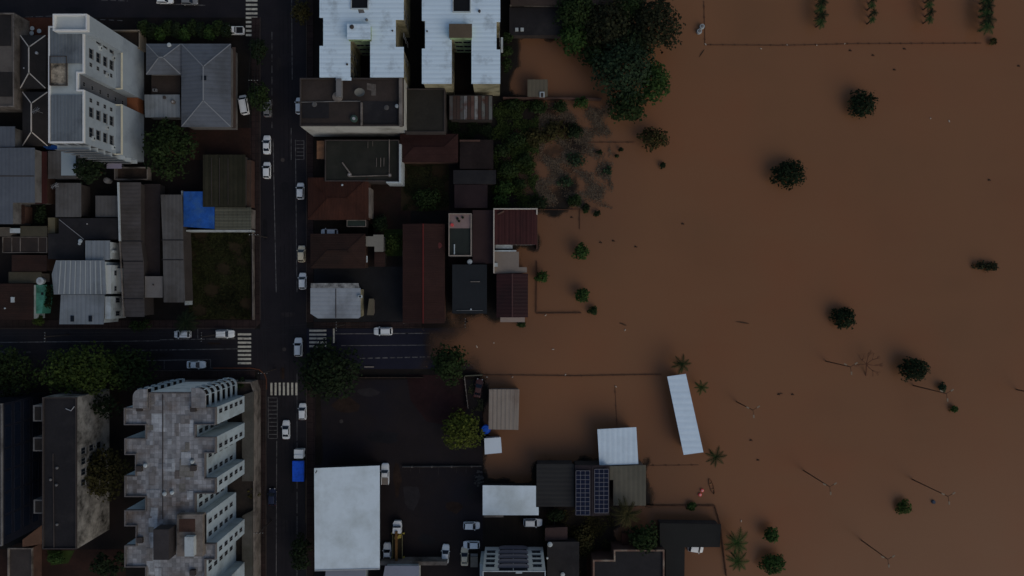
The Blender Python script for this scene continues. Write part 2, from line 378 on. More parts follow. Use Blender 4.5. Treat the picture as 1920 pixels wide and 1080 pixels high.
# ------------------------------------------------------------------ building kit
M_glass = mat("window_glass", (.012,.015,.02), .12, .1, .5)
M_frame = mat("window_frame", c(70,74,78), .6, .1, 1)
M_white = mat("white_render", c(112,122,128), .8, .08, .3, stain=c(86,92,94), stain_amt=.35, stain_scale=.25)
M_grey = mat("grey_render", c(72,74,76), .85, .12, .3, stain=c(46,46,46), stain_amt=.4, stain_scale=.2)
M_cream = mat("cream_render", c(96,96,82), .85, .12, .3, stain=c(52,52,40), stain_amt=.5, stain_scale=.3)
M_green = mat("green_render", c(96,116,92), .85, .1, .3, stain=c(50,60,46), stain_amt=.4, stain_scale=.3)
M_dark = mat("dark_render", c(40,38,38), .85, .2, .3)
M_charcoal = mat("charcoal_wall", c(24,24,26), .85, .2, .3)  # even dark grey walls of the hall and the wide white-roofed building
M_brick = mat("brown_render", c(52,40,36), .85, .2, .3, stain=c(34,28,26), stain_amt=.4)
M_conc = mat("aged_concrete", c(78,76,74), .9, .15, .3, stain=c(40,38,36), stain_amt=.5, stain_scale=.25)
M_steel = mat("galvanised_steel", c(110,114,118), .45, .1, 1, metal=.3)
M_tank = mat("blue_plastic", c(20,58,120), .5, .1, 1)
M_black = mat("black_rubber", (.012,.012,.013), .7, .1, 1)
def cen(p): return sum(q[0] for q in p)/len(p), sum(q[1] for q in p)/len(p)
def ringmesh(wp, d, z0, z1):     # parapet ring following a polygon
    mb = MB(); o = off(wp, 0); i = off(wp, -d); n = len(o)
    vs = [(x,y,z0) for x,y in o]+[(x,y,z1) for x,y in o]+[(x,y,z1) for x,y in i]+[(x,y,z0) for x,y in i]
    fs = []
    for k in range(n):
        j = (k+1)%n
        fs += [(k,j,n+j,n+k),(n+k,n+j,2*n+j,2*n+k),(2*n+k,2*n+j,3*n+j,3*n+k)]
    return mb.add(vs, fs)
def bld(name, label, cat, poly, h, wm, rm, kind='flat', rh=.7, ov=.3, par=None, pm=None, ax='x', ribs=0, z0=None, pw=.22, ph=.5, rlabel=None, hipf=None):
    if len(poly) == 4 and not isinstance(poly[0], (tuple, list)): poly = rc(*poly)
    wp = [W(x,y,h) for x,y in poly]; A = sum(wp[i][0]*wp[(i+1)%len(wp)][1]-wp[(i+1)%len(wp)][0]*wp[i][1] for i in range(len(wp)))
    if A < 0: wp = wp[::-1]
    cx, cy = cen(wp); g = gz1(cx, cy)
    if z0 is None: z0 = -.3 if sdist(np.array([cx]), np.array([cy]))[0] > 9 else -3.2
    root = empty(name, cx, cy, max(g, -2.5) if z0 < -1 else z0+.3, label, cat)
    root["_"] = 0; del root["_"]
    if par:
        MB().prism(wp, z0, h-ph, top=False).build("wall", wm, root)
        ringmesh(wp, pw, h-ph, h).build("parapet", pm or wm, root)
        r = MB().prism(off(wp, -pw), h-ph-.12, h-ph+.02, bottom=False).build("roof", rm, root)
    elif kind == 'flat':
        MB().prism(off(wp, -ov), z0, h-.12, top=False).build("wall", wm, root)
        r = MB().prism(wp, h-.12, h)
        if ribs:
            xs = [p[0] for p in wp]; ys = [p[1] for p in wp]
            # ribs run along the quad's long side direction p0->p3 (ax y) or p0->p1 (ax x)
            p = [Vector(q) for q in wp]
            if ax == 'x': a0,a1,b0,b1 = p[0],p[3],p[1],p[2]
            else: a0,a1,b0,b1 = p[0],p[1],p[3],p[2]
            n = max(2, int((a1-a0).length/ribs))
            for i in range(1, n):
                u = a0.lerp(a1, i/n); v = b0.lerp(b1, i/n); e = (v-u).normalized()*.03; u = u+e; v = v-e
                r.bar((u.x,u.y,h+.03),(v.x,v.y,h+.03),.07,.07)
        r = r.build("roof", rm, root, label=rlabel)
    else:
        MB().prism(off(wp, -ov), z0, h-.05, top=False).build("wall", wm, root)
        p = [Vector((*q, h)) for q in wp]
        # rotate so p0->p1 is along x-ish
        if ax == 'x':  e = lambda i: p[i]
        else: p = p[1:]+p[:1]
        if abs((p[1]-p[0]).x) < abs((p[1]-p[0]).y) and ax == 'x': p = p[1:]+p[:1]
        if abs((p[1]-p[0]).x) > abs((p[1]-p[0]).y) and ax == 'y': p = p[1:]+p[:1]
        m0 = (p[3]+p[0])/2; m1 = (p[1]+p[2])/2; m0.z = m1.z = h+rh
        if kind == 'hip':
            d = (m1-m0); L = d.length; ins = (p[3]-p[0]).length/2 if hipf is None else hipf; ins = min(ins, L*.48); d.normalize(); m0 = m0+d*ins; m1 = m1-d*ins
        if kind == 'shed':
            p[2].z += rh; p[3].z += rh
            top = p; vs = top+[Vector((q.x,q.y,q.z-.12)) for q in top]
            r = MB().add(vs, [(0,1,2,3),(7,6,5,4),(0,4,5,1),(1,5,6,2),(2,6,7,3),(3,7,4,0)])
            k = [0,1,2,3]
            r = r.build("roof", rm, root, label=rlabel)
            q = off(wp, -ov); 
        else:
            vs = p+[m0,m1]; vs = vs+[Vector((v.x,v.y,v.z-.12)) for v in vs]
            fs = [(0,1,5,4),(2,3,4,5),(6,10,11,7),(8,11,10,9)]
            if kind == 'hip': fs += [(1,2,5),(3,0,4),(7,11,8),(9,10,6)]
            fs += [(0,6,7,1),(1,7,8,2),(2,8,9,3),(3,9,6,0)] if kind == 'hip' else [(0,6,7,1),(2,8,9,3),(1,7,11,5),(5,11,8,2),(3,9,10,4),(4,10,6,0)]
            r = MB().add(vs, fs)
            if kind == 'gable':   # gable ends of the wall
                r.add([p[0]+(p[1]-p[0]).normalized()*ov-Vector((0,0,.06)), p[3]+(p[1]-p[0]).normalized()*ov-Vector((0,0,.06)), m0+(p[1]-p[0]).normalized()*ov-Vector((0,0,.1))], [(0,2,1)], 0)
            r = r.build("roof", rm, root, label=rlabel)
            cap = MB().bar(tuple(m0+Vector((0,0,.06))), tuple(m1+Vector((0,0,.06))), .26, .1)
            if kind == 'hip':
                for a, b in ((m0,p[0]),(m0,p[3]),(m1,p[1]),(m1,p[2])):
                    a = a+(b-a).normalized()*.2; b = b-(b-a).normalized()*.1
                    cap.bar(tuple(a+Vector((0,0,.05))), tuple(b+Vector((0,0,.05))), .2, .09)
            root["_h"] = h; del root["_h"]
            cap.build("ridge_cap", pm or rm, root)
    return root
FN = {'E': (1,0), 'W': (-1,0), 'N': (0,1), 'S': (0,-1)}
def win(root, face, wall, t, z, w=1.2, h=1.3, sill=True, name="window", pm=None, fm=None):
    """window on an axis-aligned wall plane: wall = plane coordinate, t = coordinate along it"""
    s = 1 if face in 'EN' else -1
    def bx(mb, t0, t1, z0, z1, d0, d1):
        a, b = wall+s*d0, wall+s*d1
        if face in 'EW': mb.box(a, b, t0, t1, z0, z1)
        else: mb.box(t0, t1, a, b, z0, z1)
    f = MB(); e = .07
    bx(f, t-w/2-e, t-w/2, z-h/2, z+h/2, -.02, .06); bx(f, t+w/2, t+w/2+e, z-h/2, z+h/2, -.02, .06)
    bx(f, t-w/2-e, t+w/2+e, z+h/2, z+h/2+e, -.02, .065); bx(f, t-w/2-e, t+w/2+e, z-h/2-e, z-h/2, -.02, .065)
    bx(f, t-.025, t+.025, z-h/2, z+h/2, .025, .055)
    fo = f.build(name, fm or M_frame, root)
    g = MB(); bx(g, t-w/2, t+w/2, z-h/2, z+h/2, -.02, .02); g.build("pane", pm or M_glass, fo)
    if sill: q = MB(); bx(q, t-w/2-.15, t+w/2+.15, z-h/2-e-.09, z-h/2-e-.002, -.02, .2); q.build("sill", M_frame, fo)
    return fo
def boxpart(root, name, r, z0, z1, m, zr=None, label=None, n=None):
    zr = z1 if zr is None else zr
    a = W(r[0], r[1], zr); b = W(r[2], r[3], zr)
    return MB().box(a[0], b[0], a[1], b[1], z0, z1).build(name, m, root, label=label)
def vent(root, px, py, h, r=.35, hh=.5, m=None, name="roof_vent"):
    x, y = W(px, py, h); return MB().tube([(x,y,h-.05),(x,y,h+hh*.7),(x,y,h+hh)], [r*.8,r,r*.6], 10).build(name, m or M_steel, root)
def tank(root, px, py, h, r=.8, hh=1.2, m=None):
    x, y = W(px, py, h); t = MB().tube([(x,y,h),(x,y,h+hh*.9),(x,y,h+hh)], [r*.86,r,r*.7], 16).build("water_tank", m or M_conc, root, smooth=False)
    MB().tube([(x,y,h+hh-.02),(x,y,h+hh+.1)], [r*.45,r*.4], 12).build("lid", M_steel, t); return t
def ac(root, px, py, h, m=None):
    x, y = W(px, py, h); a = MB().box(x-.45,x+.45,y-.3,y+.3,h,h+.6).build("air_conditioner", m or M_frame, root)
    MB().tube([(x,y,h+.59),(x,y,h+.63)], [.24,.22], 12).build("fan", M_black, a)
def pipe(root, pts, h, m=None, r=.07, name="pipe"):
    q = [(*W(x,y,h), h+.15) for x, y in pts]; return MB().tube(q, [r]*len(q), 6).build(name, m or M_steel, root)
def antenna(root, px, py, h, L=2.5, ang=0.5):
    x, y = W(px, py, h); mb = MB().tube([(x,y,h),(x,y,h+L)], [.05,.04], 6)
    for k in range(5): 
        t = (k-2)*.35; dx, dy = math.cos(ang), math.sin(ang); mb.bar((x+dx*t-dy*.5,y+dy*t+dx*.5,h+L),(x+dx*t+dy*.5,y+dy*t-dx*.5,h+L),.04,.04)
    mb.bar((x-math.cos(ang),y-math.sin(ang),h+L-.04),(x+math.cos(ang),y+math.sin(ang),h+L-.04),.05,.05)
    return mb.build("antenna", M_steel, root)
def plate(root, name, poly, h, m, t=.05, label=None):     # flat patch lying on a roof
    return MB().prism([W(x,y,h) for x,y in poly], h+.005, h+t, bottom=False).build(name, m, root, label=label)

# roofs
def metal(nm, col, ax='x', pitch=.8, d=.12, **k): return mat(nm, col, k.pop('rough', .5), k.pop('amp', .08), .15, stripe=(ax, pitch, d), bump=.5, **k)
R_blue = metal("blue_grey_metal_sheet", c(70,78,85), 'x', .7, .14, stain=c(52,58,64), stain_amt=.4)
R_blueh = metal("grey_hipped_metal_sheet", c(62,68,76), 'y', .9, .10, stain=c(48,52,56), stain_amt=.45)
R_white = metal("white_metal_sheet", c(138,156,170), 'y', 1.0, .09, stain=c(112,126,136), stain_amt=.25, stain_scale=.25, amp=.03)
R_plain = mat("white_membrane", c(138,152,162), .6, .04, .12, stain=c(122,134,140), stain_amt=.45, stain_scale=.12, stripe=('x',3.2,.02))
R_silver = metal("silver_metal_sheet", c(82,90,97), 'x', 1.0, .12, stain=c(66,72,76), stain_amt=.35)
R_dark = mat("bitumen_roof", c(28,27,27), .8, .2, .2, stain=c(21,21,21), stain_amt=.4, bump=.2)
R_black = mat("black_roof", c(22,22,24), .7, .2, .2, stain=c(30,30,31), stain_amt=.25, bump=.2)
R_grey = metal("dark_grey_fibre_cement", c(50,49,50), 'y', .9, .12, stain=c(38,36,34), stain_amt=.5, rough=.8)
R_grey2 = metal("mid_grey_fibre_cement", c(58,59,60), 'x', .9, .10, stain=c(44,43,42), stain_amt=.45, rough=.8)
R_red = metal("red_clay_tiles", c(38,21,19), 'x', .35, .25, stain=c(27,18,16), stain_amt=.5, rough=.85, amp=.2)
R_red2 = metal("maroon_metal_sheet", c(42,23,23), 'x', .8, .14, stain=c(32,19,19), stain_amt=.45, rough=.6, amp=.1)
R_rust = metal("rusty_brown_tiles", c(34,24,21), 'y', .4, .2, stain=c(26,20,18), stain_amt=.5, rough=.85, amp=.18)
R_wet = mat("wet_concrete_roof", c(36,32,30), .7, .18, .2, stain=c(27,25,24), stain_amt=.55, stain_scale=.18)
R_beige = metal("beige_metal_sheet", c(92,88,83), 'x', .9, .08, stain=c(80,72,66), stain_amt=.35)
R_olive = metal("olive_grey_sheet", c(60,60,54), 'x', 1.1, .06, stain=c(52,52,46), stain_amt=.4)

# ================================================================== 1. apartment tower, upper left
def tower_one():
    h, z9 = 21.7, 9.8
    root = empty("apartment_tower", -90, 41, 0, "tall white apartment tower with blue-grey roof panels and a dark shaft down its side", "apartment building")
    X0, XE, XP = -94.9, -87.6, -86.25
    Mw = mat("tower_one_render", c(94,105,115), .8, .06, .2, stain=c(80,90,99), stain_amt=.3, stain_scale=.12)
    up = [(X0,29.7),(XE,29.7),(XE,40.6),(-88.9,40.6),(-88.9,44.0),(XE,44.0),(XE,53.6),(X0,53.6)]
    lo = [(X0-.4,29.5),(XP,29.5),(XP,40.6),(-88.9,40.6),(-88.9,44.0),(XP,44.0),(XP,55.6),(X0-.4,55.6)]
    MB().prism(lo, -.3, z9-.5).build("podium", Mw, root)
    ringmesh(lo, .2, z9-.5, z9).build("podium_parapet", mat("cream_trim", c(132,134,124), .7, .05, .3), root)
    MB().prism(up, z9-.5, h-.5, top=False).build("wall", Mw, root)
    ringmesh(up, .3, h-.5, h).build("parapet", mat("white_trim", c(136,142,146), .7, .04, .3), root)
    MB().prism(off(up, -.3), h-.8, h-.42).build("roof", mat("tower_roof_slab", c(104,114,118), .8, .08, .3, stain=c(84,92,94), stain_amt=.4), root)
    # roof panels
    zc = h-.2
    for r in ((91,52,154,118),(93,178,153,266)):
        a = W(r[0], r[1], zc+.2); b = W(r[2], r[3], zc+.2)
        q = MB().box(a[0]+.25, b[0], b[1], a[1], h-.4, zc+.12)
        n = 10
        for i in range(1, n): x = a[0]+.25+(b[0]-a[0]-.25)*i/n; q.box(x-.03, x+.03, b[1]+.05, a[1]-.05, zc+.12, zc+.17)
        q.build("roof_panel", R_blue, root)
    a = W(95,106,h-.4); b = W(127,161,h-.4)
    MB().box(a[0], b[0], b[1], a[1], h-.42, h-.36).build("terrace_floor", mat("mouldy_terrace", c(112,108,98), .9, .2, .3, stain=c(30,30,28), stain_amt=.7, stain_scale=.6), root)
    ringmesh([(a[0],b[1]),(b[0],b[1]),(b[0],a[1]),(a[0],a[1])], .12, h-.36, h+.05).build("terrace_wall", M_dark, root)
    # stair head with white parapet
    st = [(-92.8,52.0),(-85.9,52.0),(-85.9,55.4),(-92.8,55.4)]
    MB().prism(st, z9, 22.6, top=False).build("stair_block", Mw, root)
    ringmesh(st, .25, 22.6, 23.6).build("stair_parapet", MATS["white_trim"], root)
    MB().prism(off(st,-.25), 22.5, 22.75).build("stair_roof", mat("stair_roof", c(112,122,128), .8, .06, .3), root)
    MB().box(-88.9+.0, -88.85, 40.62, 43.98, 0, h-.9).build("shaft_lining", mat("shaft_grey", c(58,62,68), .8, .08, .3), root)  # darker grey lining over the back of the shaft
    MB().box(-88.85, -86.4, 40.65, 43.95, 0, 2.6).build("entrance_canopy", mat("terracotta_canopy", c(84,54,38), .8, .15, .5), root)
    for z in (5,8,11,14,17,20): win(root, 'E', -88.85, 42.3, z-.4, .8, .7, False)
    for fz in (19.3,16.7,14.1,11.6):
        if fz < 19: win(root, 'E', XE, 52.6 if fz > 12 else 52.3, fz, 1.9, 1.15)
        win(root, 'E', XE, 48.7, fz, 1.9, 1.15); win(root, 'E', XE, 46.4, fz, .7, .8, False)
        win(root, 'E', XE, 39.0, fz, .7, .8, False); win(root, 'E', XE, 36.5, fz, 1.9, 1.15); win(root, 'E', XE, 32.3, fz, 1.9, 1.15)
    for fz, y in ((16.7,50.9),(11.6,50.4),(14.1,46.0),(19.3,31.2),(14.1,34.6),(11.6,30.8)):
        u = MB().box(XE-.02, XE+.45, y-.45, y+.45, fz-.9, fz-.3).build("air_conditioner", M_white, root)
        MB().tube([(XE+.44,y,fz-.6),(XE+.47,y,fz-.6)], [.22,.22], 10).build("fan", M_black, u)
    # south front: a ledge and glazing on each floor
    for k in range(7):
        z = 2.6+k*2.72
        MB().box(X0+.2, XE-.2 if z > z9 else XP-.2, 28.7, 29.69 if z > z9 else 29.49, z, z+.16).build("balcony_slab", M_white, root)
        MB().box(X0+.2, XE-.2, 28.62, 28.7, z, z+1.0).build("balcony_rail", M_frame, root)
        for x in (X0+1.6, X0+4.0, X0+6.2): win(root, 'S', 29.7 if z > z9 else 29.5, x, z+1.25, 1.5, 1.7, False)
    tank(root, 140, 58, h+.0, .5, .6, M_white)
tower_one()

# ================================================================== 2. stepped tower, lower left
def tower_two():
    h = 21.0
    root = empty("apartment_tower", -78, -42, 0, "grey stepped apartment tower with stained paver roof and rounded corner balconies at its street end", "apartment building")
    Mw = mat("tower_two_render", c(106,120,130), .8, .07, .2, stain=c(86,96,102), stain_amt=.35, stain_scale=.15)
    right = [(404,764),(404,797),(366,797),(366,820),(404,820),(404,850),(384,850),(384,897),(404,897),(404,926),(366,926),(366,966),(384,966),(384,1020),(404,1020),(404,1050),(384,1050),(384,1110),(404,1110),(404,1140)]
    left = [(272,1140),(272,1064),(233,1064),(233,1023),(254,1023),(254,987),(233,987),(233,957),(272,957),(272,932),(233,932),(233,892),(253,892),(253,853),(233,853),(233,822),(272,822),(272,797),(232,797),(232,765),(278,765)]
    top = [(278,736),(360,736),(360,764)]
    poly = top+right+left
    wp = [W(x,y,h) for x,y in poly]
    MB().prism(wp, 4.0, h-.9, top=False).build("wall", Mw, root)
    ringmesh(wp, .2, h-.9, h).build("parapet", mat("tower_two_coping", c(66,66,68), .8, .1, .3, stain=c(50,48,48), stain_amt=.4), root)
    Mr = mat("stained_pavers", c(90,94,99), .9, .25, .3, grid=(.9,.32,.8), stain=c(66,62,60), stain_amt=.45, stain_scale=.16, stripe=("x",2.2,.12))
    MB().prism(off(wp, -.2), h-1.0, h-.55).build("roof", Mr, root)
    # rounded corner balconies on both street corners, one per floor
    def corner(cx0, cx1, cy0, cy1, sgn, z0, z1, mb, inset=0):
        a = W(cx0, cy0, h); b = W(cx1, cy1, h); x0, x1 = min(a[0],b[0]), max(a[0],b[0]); y1, y0 = max(a[1],b[1]), min(a[1],b[1]); r = 1.6
        x0 += inset*(sgn<0); x1 -= inset*(sgn>0); y1 -= inset
        pts = []
        if sgn > 0:
            pts = [(x0,y0),(x1,y0)]+[(x1-r+r*math.cos(t), y1-r+r*math.sin(t)) for t in np.linspace(0, math.pi/2, 7)]+[(x0,y1)]
        else:
            pts = [(x0,y0),(x1,y0),(x1,y1)]+[(x0+r+r*math.cos(t), y1-r+r*math.sin(t)) for t in np.linspace(math.pi/2, math.pi, 7)]
        mb.prism(pts, z0, z1); return pts
    for sgn, q in ((1,(360.3,387,727,763.8)),(-1,(251,277.7,729,764.8))):
        for k in range(6):
            z = 4.0+k*2.85
            mb = MB(); pp = corner(*q, sgn, z, z+.15, mb); mb.build("balcony_slab", M_dark, root); ringmesh(pp, .14, z+.15, z+1.25).build("corner_balcony", Mw, root)
            mb = MB(); corner(*q, sgn, z+.16, z+2.84, mb, 1.0); mb.build("balcony_glazing", M_glass, root)
        mb = MB(); pts = corner(*q, sgn, h+.1, h+.45, mb); mb.build("corner_roof", Mr, root)
        # mullions of the balconies
        mb = MB()
        for k in range(6):
            z = 4.0+k*2.85
            for x, y in pts[2::3]: mb.bar((x*.999,y*.999+.12,z+1.3),(x*.999,y*.999+.12,z+2.9),.16,.16)
        mb.build("balcony_post", Mw, root)
    # east windows
    def wx(px): return W(px, 0, h)[0]
    rows = [(404,[774]), (366,[812]), (404,[840]), (384,[858,888]), (404,[910]), (366,[936,952]), (384,[984,1008]), (404,[1036]), (384,[1060,1074])]
    for px, ys in rows:
        for py in ys:
            for k in range(5): win(root, 'E', wx(px), W(0,py,h)[1], 18.4-k*2.85, .8, 1.5, False)
    a_ = W(278,736,h); b_ = W(360,736,h)
    MB().box(a_[0]+.05, b_[0]-.05, a_[1]-.05, a_[1]+.04, 4.0, h-.95).build("lit_end_lining", mat("end_wall_painted_light", c(150,158,162), .8, .06, .3, stain=c(118,126,130), stain_amt=.3, stain_scale=.3), root)  # lining over the white north wall; extra daylight is put into its pale colour
    gq = random.Random(4); PT = [mat("felt_%d" % i, cc, .9, .25, .4, grid=(.9,.25,.85)) for i, cc in enumerate((c(98,104,110), c(72,73,75), c(58,56,56), c(84,89,95), c(74,75,74)))]
    for i in range(46):
        x_ = gq.uniform(256,375); y_ = gq.uniform(742,1066); w_ = gq.choice((8,12,18,26)); h_ = gq.choice((10,16,24,34)); 
        if x_+w_ > 380 or (x_ < 275 and (y_ < 768)) or 958 < y_+h_ < 1080 and x_+w_ > 292: w_ = 10; x_ = gq.uniform(278, 286)
        dark = x_ > 300 and y_ < 930
        if x_ < 274: x_ = 275
        if x_+w_ > 364: x_ = 363-w_
        plate(root, "roof_patch", rc(x_,y_,x_+w_,y_+h_), h-.55, PT[gq.choice((1,2,2,4,0)) if dark else gq.choice((0,0,3,1,4))], .006+.0025*i)
    # roof furniture
    MB().box(*[wx(299), wx(328)], *[W(0,1041,h)[1], W(0,985,h)[1]], h-.6, h+2.6).build("lift_head", mat("lift_head", c(36,35,37), .8, .2, .3), root)
    MB().box(wx(336), wx(384), W(0,1040,h)[1], W(0,962,h)[1], h-.6, h+1.0).build("stair_head", M_conc, root)
    MB().box(wx(340), wx(370), W(0,994,h)[1], W(0,970,h)[1], h+1.0, h+1.06).build("stair_opening", mat("rust_lining", c(44,33,29), .9, .3, .5), root)
    MB().box(wx(355), wx(372), W(0,1036,h)[1], W(0,1000,h)[1], h+1.0, h+2.2).build("vent_box", M_white, root)
    for x, y in ((261,766),(362,767),(362,878),(261,879),(262,1013),(361,1074)):
        a = W(x-5,y-8+3,h); b = W(x+5,y+8-3,h); o = MB().box(a[0],b[0],b[1],a[1],h-.55,h+.2).build("roof_hatch", M_dark, root)
    for x, y in ((310,925),(324,923),(362,865),(274,872)): vent(root, x, y, h-.5, .45, .6, M_white)
    for x in (303,): MB().box(wx(x)-.08, wx(x)+.08, W(0,975,h)[1], W(0,740,h)[1], h-.54, h-.42).build("expansion_joint", M_dark, root)
    # podium
    pod = [W(x,y,4) for x,y in ((300,716),(472,716),(478,735),(478,1200),(300,1200))]
    MB().prism(pod, -.3, 3.6, top=False).build("podium_wall", M_conc, root)
    ringmesh(pod, .3, 3.6, 4.3).build("podium_parapet", M_conc, root)
    MB().prism(off(pod,-.3), 3.2, 3.65).build("podium_roof", mat("podium_roof", c(34,31,29), .85, .3, .2, stain=c(20,19,18), stain_amt=.5), root)
    ez = 3.65
    MB().prism([W(x,y,ez) for x,y in ((457,740),(478,733),(478,900),(457,900))], ez+.01, ez+1.1).build("gallery_roof", mat("gallery_concrete", c(48,49,48), .9, .2, .3, stain=c(34,35,30), stain_amt=.5), root)
    MB().prism([W(x,y,ez) for x,y in ((457,965),(476,955),(476,1200),(457,1200))], ez+.01, ez+1.1).build("gallery_roof", MATS["gallery_concrete"], root)
tower_two()

# ================================================================== 3. the rest of the west side
b = bld("concrete_block", "grey concrete block with two dark roof wells at the photo's upper left edge", "building", (-60,24,26,200), 5.4, M_conc, mat("aged_roof_concrete", c(62,60,58), .9, .12, .25, stain=c(44,42,40), stain_amt=.4), par=1)
for r in ((-30,28,21,86),(-30,135,23,181)): boxpart(b, "roof_well", r, 4.9, 5.0, R_dark)
b = bld("hipped_house", "dark roofed house with white Y-shaped ridge lines beside the white tower", "house", (38,66,86,166), 4.2, M_dark, R_dark, kind='hip', ax='y', pm=mat("white_ridge_mortar", c(128,126,122), .8, .15, 1), rh=1.4, hipf=3.2)
vent(b, 70, 100, 5.0); vent(b, 46, 128, 4.6, .2, .3)
b = bld("hipped_house", "small dark hipped house with white ridge lines, below the first one by the white tower", "house", (42,172,90,274), 4.0, M_dark, R_dark, kind='hip', ax='y', pm=MATS["white_ridge_mortar"], rh=1.3, hipf=3.0)
antenna(b, 80, 212, 4.4)
b = bld("blue_hipped_house", "large blue-grey hipped house with a small dark skylight on its ridge", "house", (340,82,433,238), 5.4, M_grey, R_blueh, kind='hip', ax='y', pm=mat("pale_ridge", c(84,90,96), .6, .05, 1), rh=1.5, ov=.5)
boxpart(b, "skylight", (378,142,386,150), 6.5, 7.0, M_glass)
MB().box(*[W(434,0,3)[0], W(441,0,3)[0]], W(0,240,3)[1], W(0,88,3)[1], 2.6, 2.8).build("eave_canopy", mat("brown_canopy", c(48,42,40), .8, .2, .4), b)
b = bld("blue_hipped_wing", "square blue-grey hipped wing with crossing ridges, left of the big hipped house", "house", (274,82,339.5,140), 5.0, M_grey, R_blueh, kind='hip', ax='x', pm=MATS["pale_ridge"], rh=1.3, ov=.4)
vent(b, 318, 85, 5.2, .5, .5, M_white)
b = bld("flat_annex", "low blue-grey lean-to with profiled roof behind the big hipped house", "house", (272,178,338,220), 3.6, M_grey, R_silver, kind='shed', rh=.3, ax='x')
tank(b, 326, 192, 3.8, .5, .6); vent(b, 309, 183, 3.9, .4, .3, M_dark)
b = bld("courtyard_block", "dark flat roofed block in the court between the blue-grey roofs", "building", (284,141,338,177), 3.0, M_dark, R_wet)
ac(b, 292, 170, 3.0)
b = bld("garden_wall_block", "low walled terrace behind the white tower, beside the hedge", "building", (204,56,262,90), 3.0, mat("beige_wall", c(84,80,72), .85, .1, .3), mat("terrace_paving", c(30,26,22), .9, .2, .3), par=1, ph=.9)
b = bld("grey_warehouse", "big blue-grey warehouse roof at the photo's left edge below the hipped houses", "warehouse", [(-60,277),(65,277),(65,380),(24,380),(24,420),(-60,420)], 6.5, M_grey, mat("worn_blue_sheet", c(58,64,72), .6, .1, .12, stain=c(70,76,82), stain_amt=.3, stain_scale=.05, stripe=('x',.9,.1), bump=.4))
plate(b, "roof_seam", rc(-60,329,64,331), 6.5, M_dark)
b = bld("grey_warehouse", "short blue-grey roof just above the big warehouse at the left edge", "warehouse", (-60,237,28,276), 6.0, M_grey, MATS["worn_blue_sheet"])
b = bld("red_shed", "narrow dark red roof running down the right side of the warehouse", "shed", (66,284,88,382), 3.6, M_brick, R_red2)
b = bld("grey_shed", "grey roofed shed with a pale blue half behind the dark palm", "shed", (90,283,143,335), 4.0, M_grey, R_grey2)
plate(b, "pale_roof_half", rc(115,284,142,329), 4.0, mat("pale_blue_sheet", c(92,104,112), .5, .05, .3))
b = bld("lilac_canopy", "small lilac grey canopy below the white tower", "canopy", (200,298,228,316), 3.0, M_steel, mat("lilac_sheet", c(88,88,104), .5, .05, .4), ov=1.0)
b = bld("walled_yard", "small walled yard with brown sand floor below the white tower", "yard", (214,313,277,337), 1.8, M_conc, mat("sandy_floor", c(50,42,37), .9, .35, .4, stain=c(26,24,22), stain_amt=.6), par=1, ph=1.3)
b = bld("grey_roof_house", "square grey roof left of the dark gap, above the black roof", "house", (104,343,152,407), 4.2, M_dark, R_grey2); antenna(b, 110, 350, 4.2, 1.5)
b = bld("grey_roof_house", "smaller grey roof right of the dark gap, above the black roof", "house", (179,367,223,407), 3.6, M_dark, R_grey2)
b = bld("black_roof_house", "wide black roofed house with a long diagonal pole on its roof", "house", [(110,409),(223,409),(223,449),(158,449),(158,486),(90,486),(90,438),(110,438)], 4.4, M_dark, R_black)
pipe(b, ((112,412),(152,444),(158,449)), 4.4, M_steel, .06, "pole"); vent(b, 152, 452, 4.4, .5, .5, M_white); vent(b, 150, 457, 4.4, .35, .4, M_white); vent(b, 164, 420, 4.4, .15, .3)
boxpart(b, "yellow_wall_strip", (90,408,103,437), 0, 3.0, mat("ochre_strip", c(66,64,52), .9, .15, .4))
# long grey pair
b = bld("long_grey_building", "long grey roof in stepped panels with a white left coping", "building", [(223,342),(264,342),(264,452),(269,490),(271,594),(234,594),(231,490),(224,452)], 5.0, M_dark, R_grey)
for y in (452, 490, 560): plate(b, "roof_joint", rc(228,y-1,268,y+1), 5.0, R_black)
MB().bar((*W(222,342,5.2),5.2),(*W(225,452,5.2),5.2),.3,.5).build("coping", M_white, b)
MB().bar((*W(225,452,5.0),5.0),(*W(232,594,5.0),5.0),.22,.4).build("coping", M_conc, b)
b = bld("long_grey_building", "long grey roof right of the dark alley, beside the blue tarp", "building", [(301,365),(341,365),(347,567),(307,567),(305,450)], 5.0, M_dark, R_grey2)
for y in (450, 487): plate(b, "roof_joint", rc(303,y-1,344,y+1), 5.0, R_black)
b = bld("link_roof", "small pale square roof bridging the two long grey roofs", "building", (271.5,518,305,558), 4.4, M_grey, mat("pale_link_sheet", c(72,72,72), .8, .12, .4))
vent(b, 288, 534, 4.4, .18, .3, M_dark)
b = bld("alley_roof", "dark low roof in the alley between the long grey roofs", "building", (266,345,300,517), 2.6, M_dark, mat("alley_sheet", c(30,27,28), .8, .2, .2), ov=.1)
b = bld("tarp_roof", "small building covered by a bright blue L-shaped tarpaulin", "building", [(344,359),(380,359),(380,388),(402,388),(402,429),(344,425)], 4.0, M_conc, mat("blue_tarpaulin", c(22,56,112), .5, .3, .6, stain=c(34,62,100), stain_amt=.4, stain_scale=.5, bump=.6))
b = bld("mossy_roof", "dark mossy roof above the striped pale roof beside the street", "building", (380.5,290,460,388), 4.2, M_dark, metal("mossy_sheet", c(32,32,25), 'x', 1.1, .2, stain=c(24,25,18), stain_amt=.6, rough=.9, amp=.25))
for x in (397, 412, 428): pipe(b, ((x,296),(x,384)), 4.2, M_dark, .06, "seam")
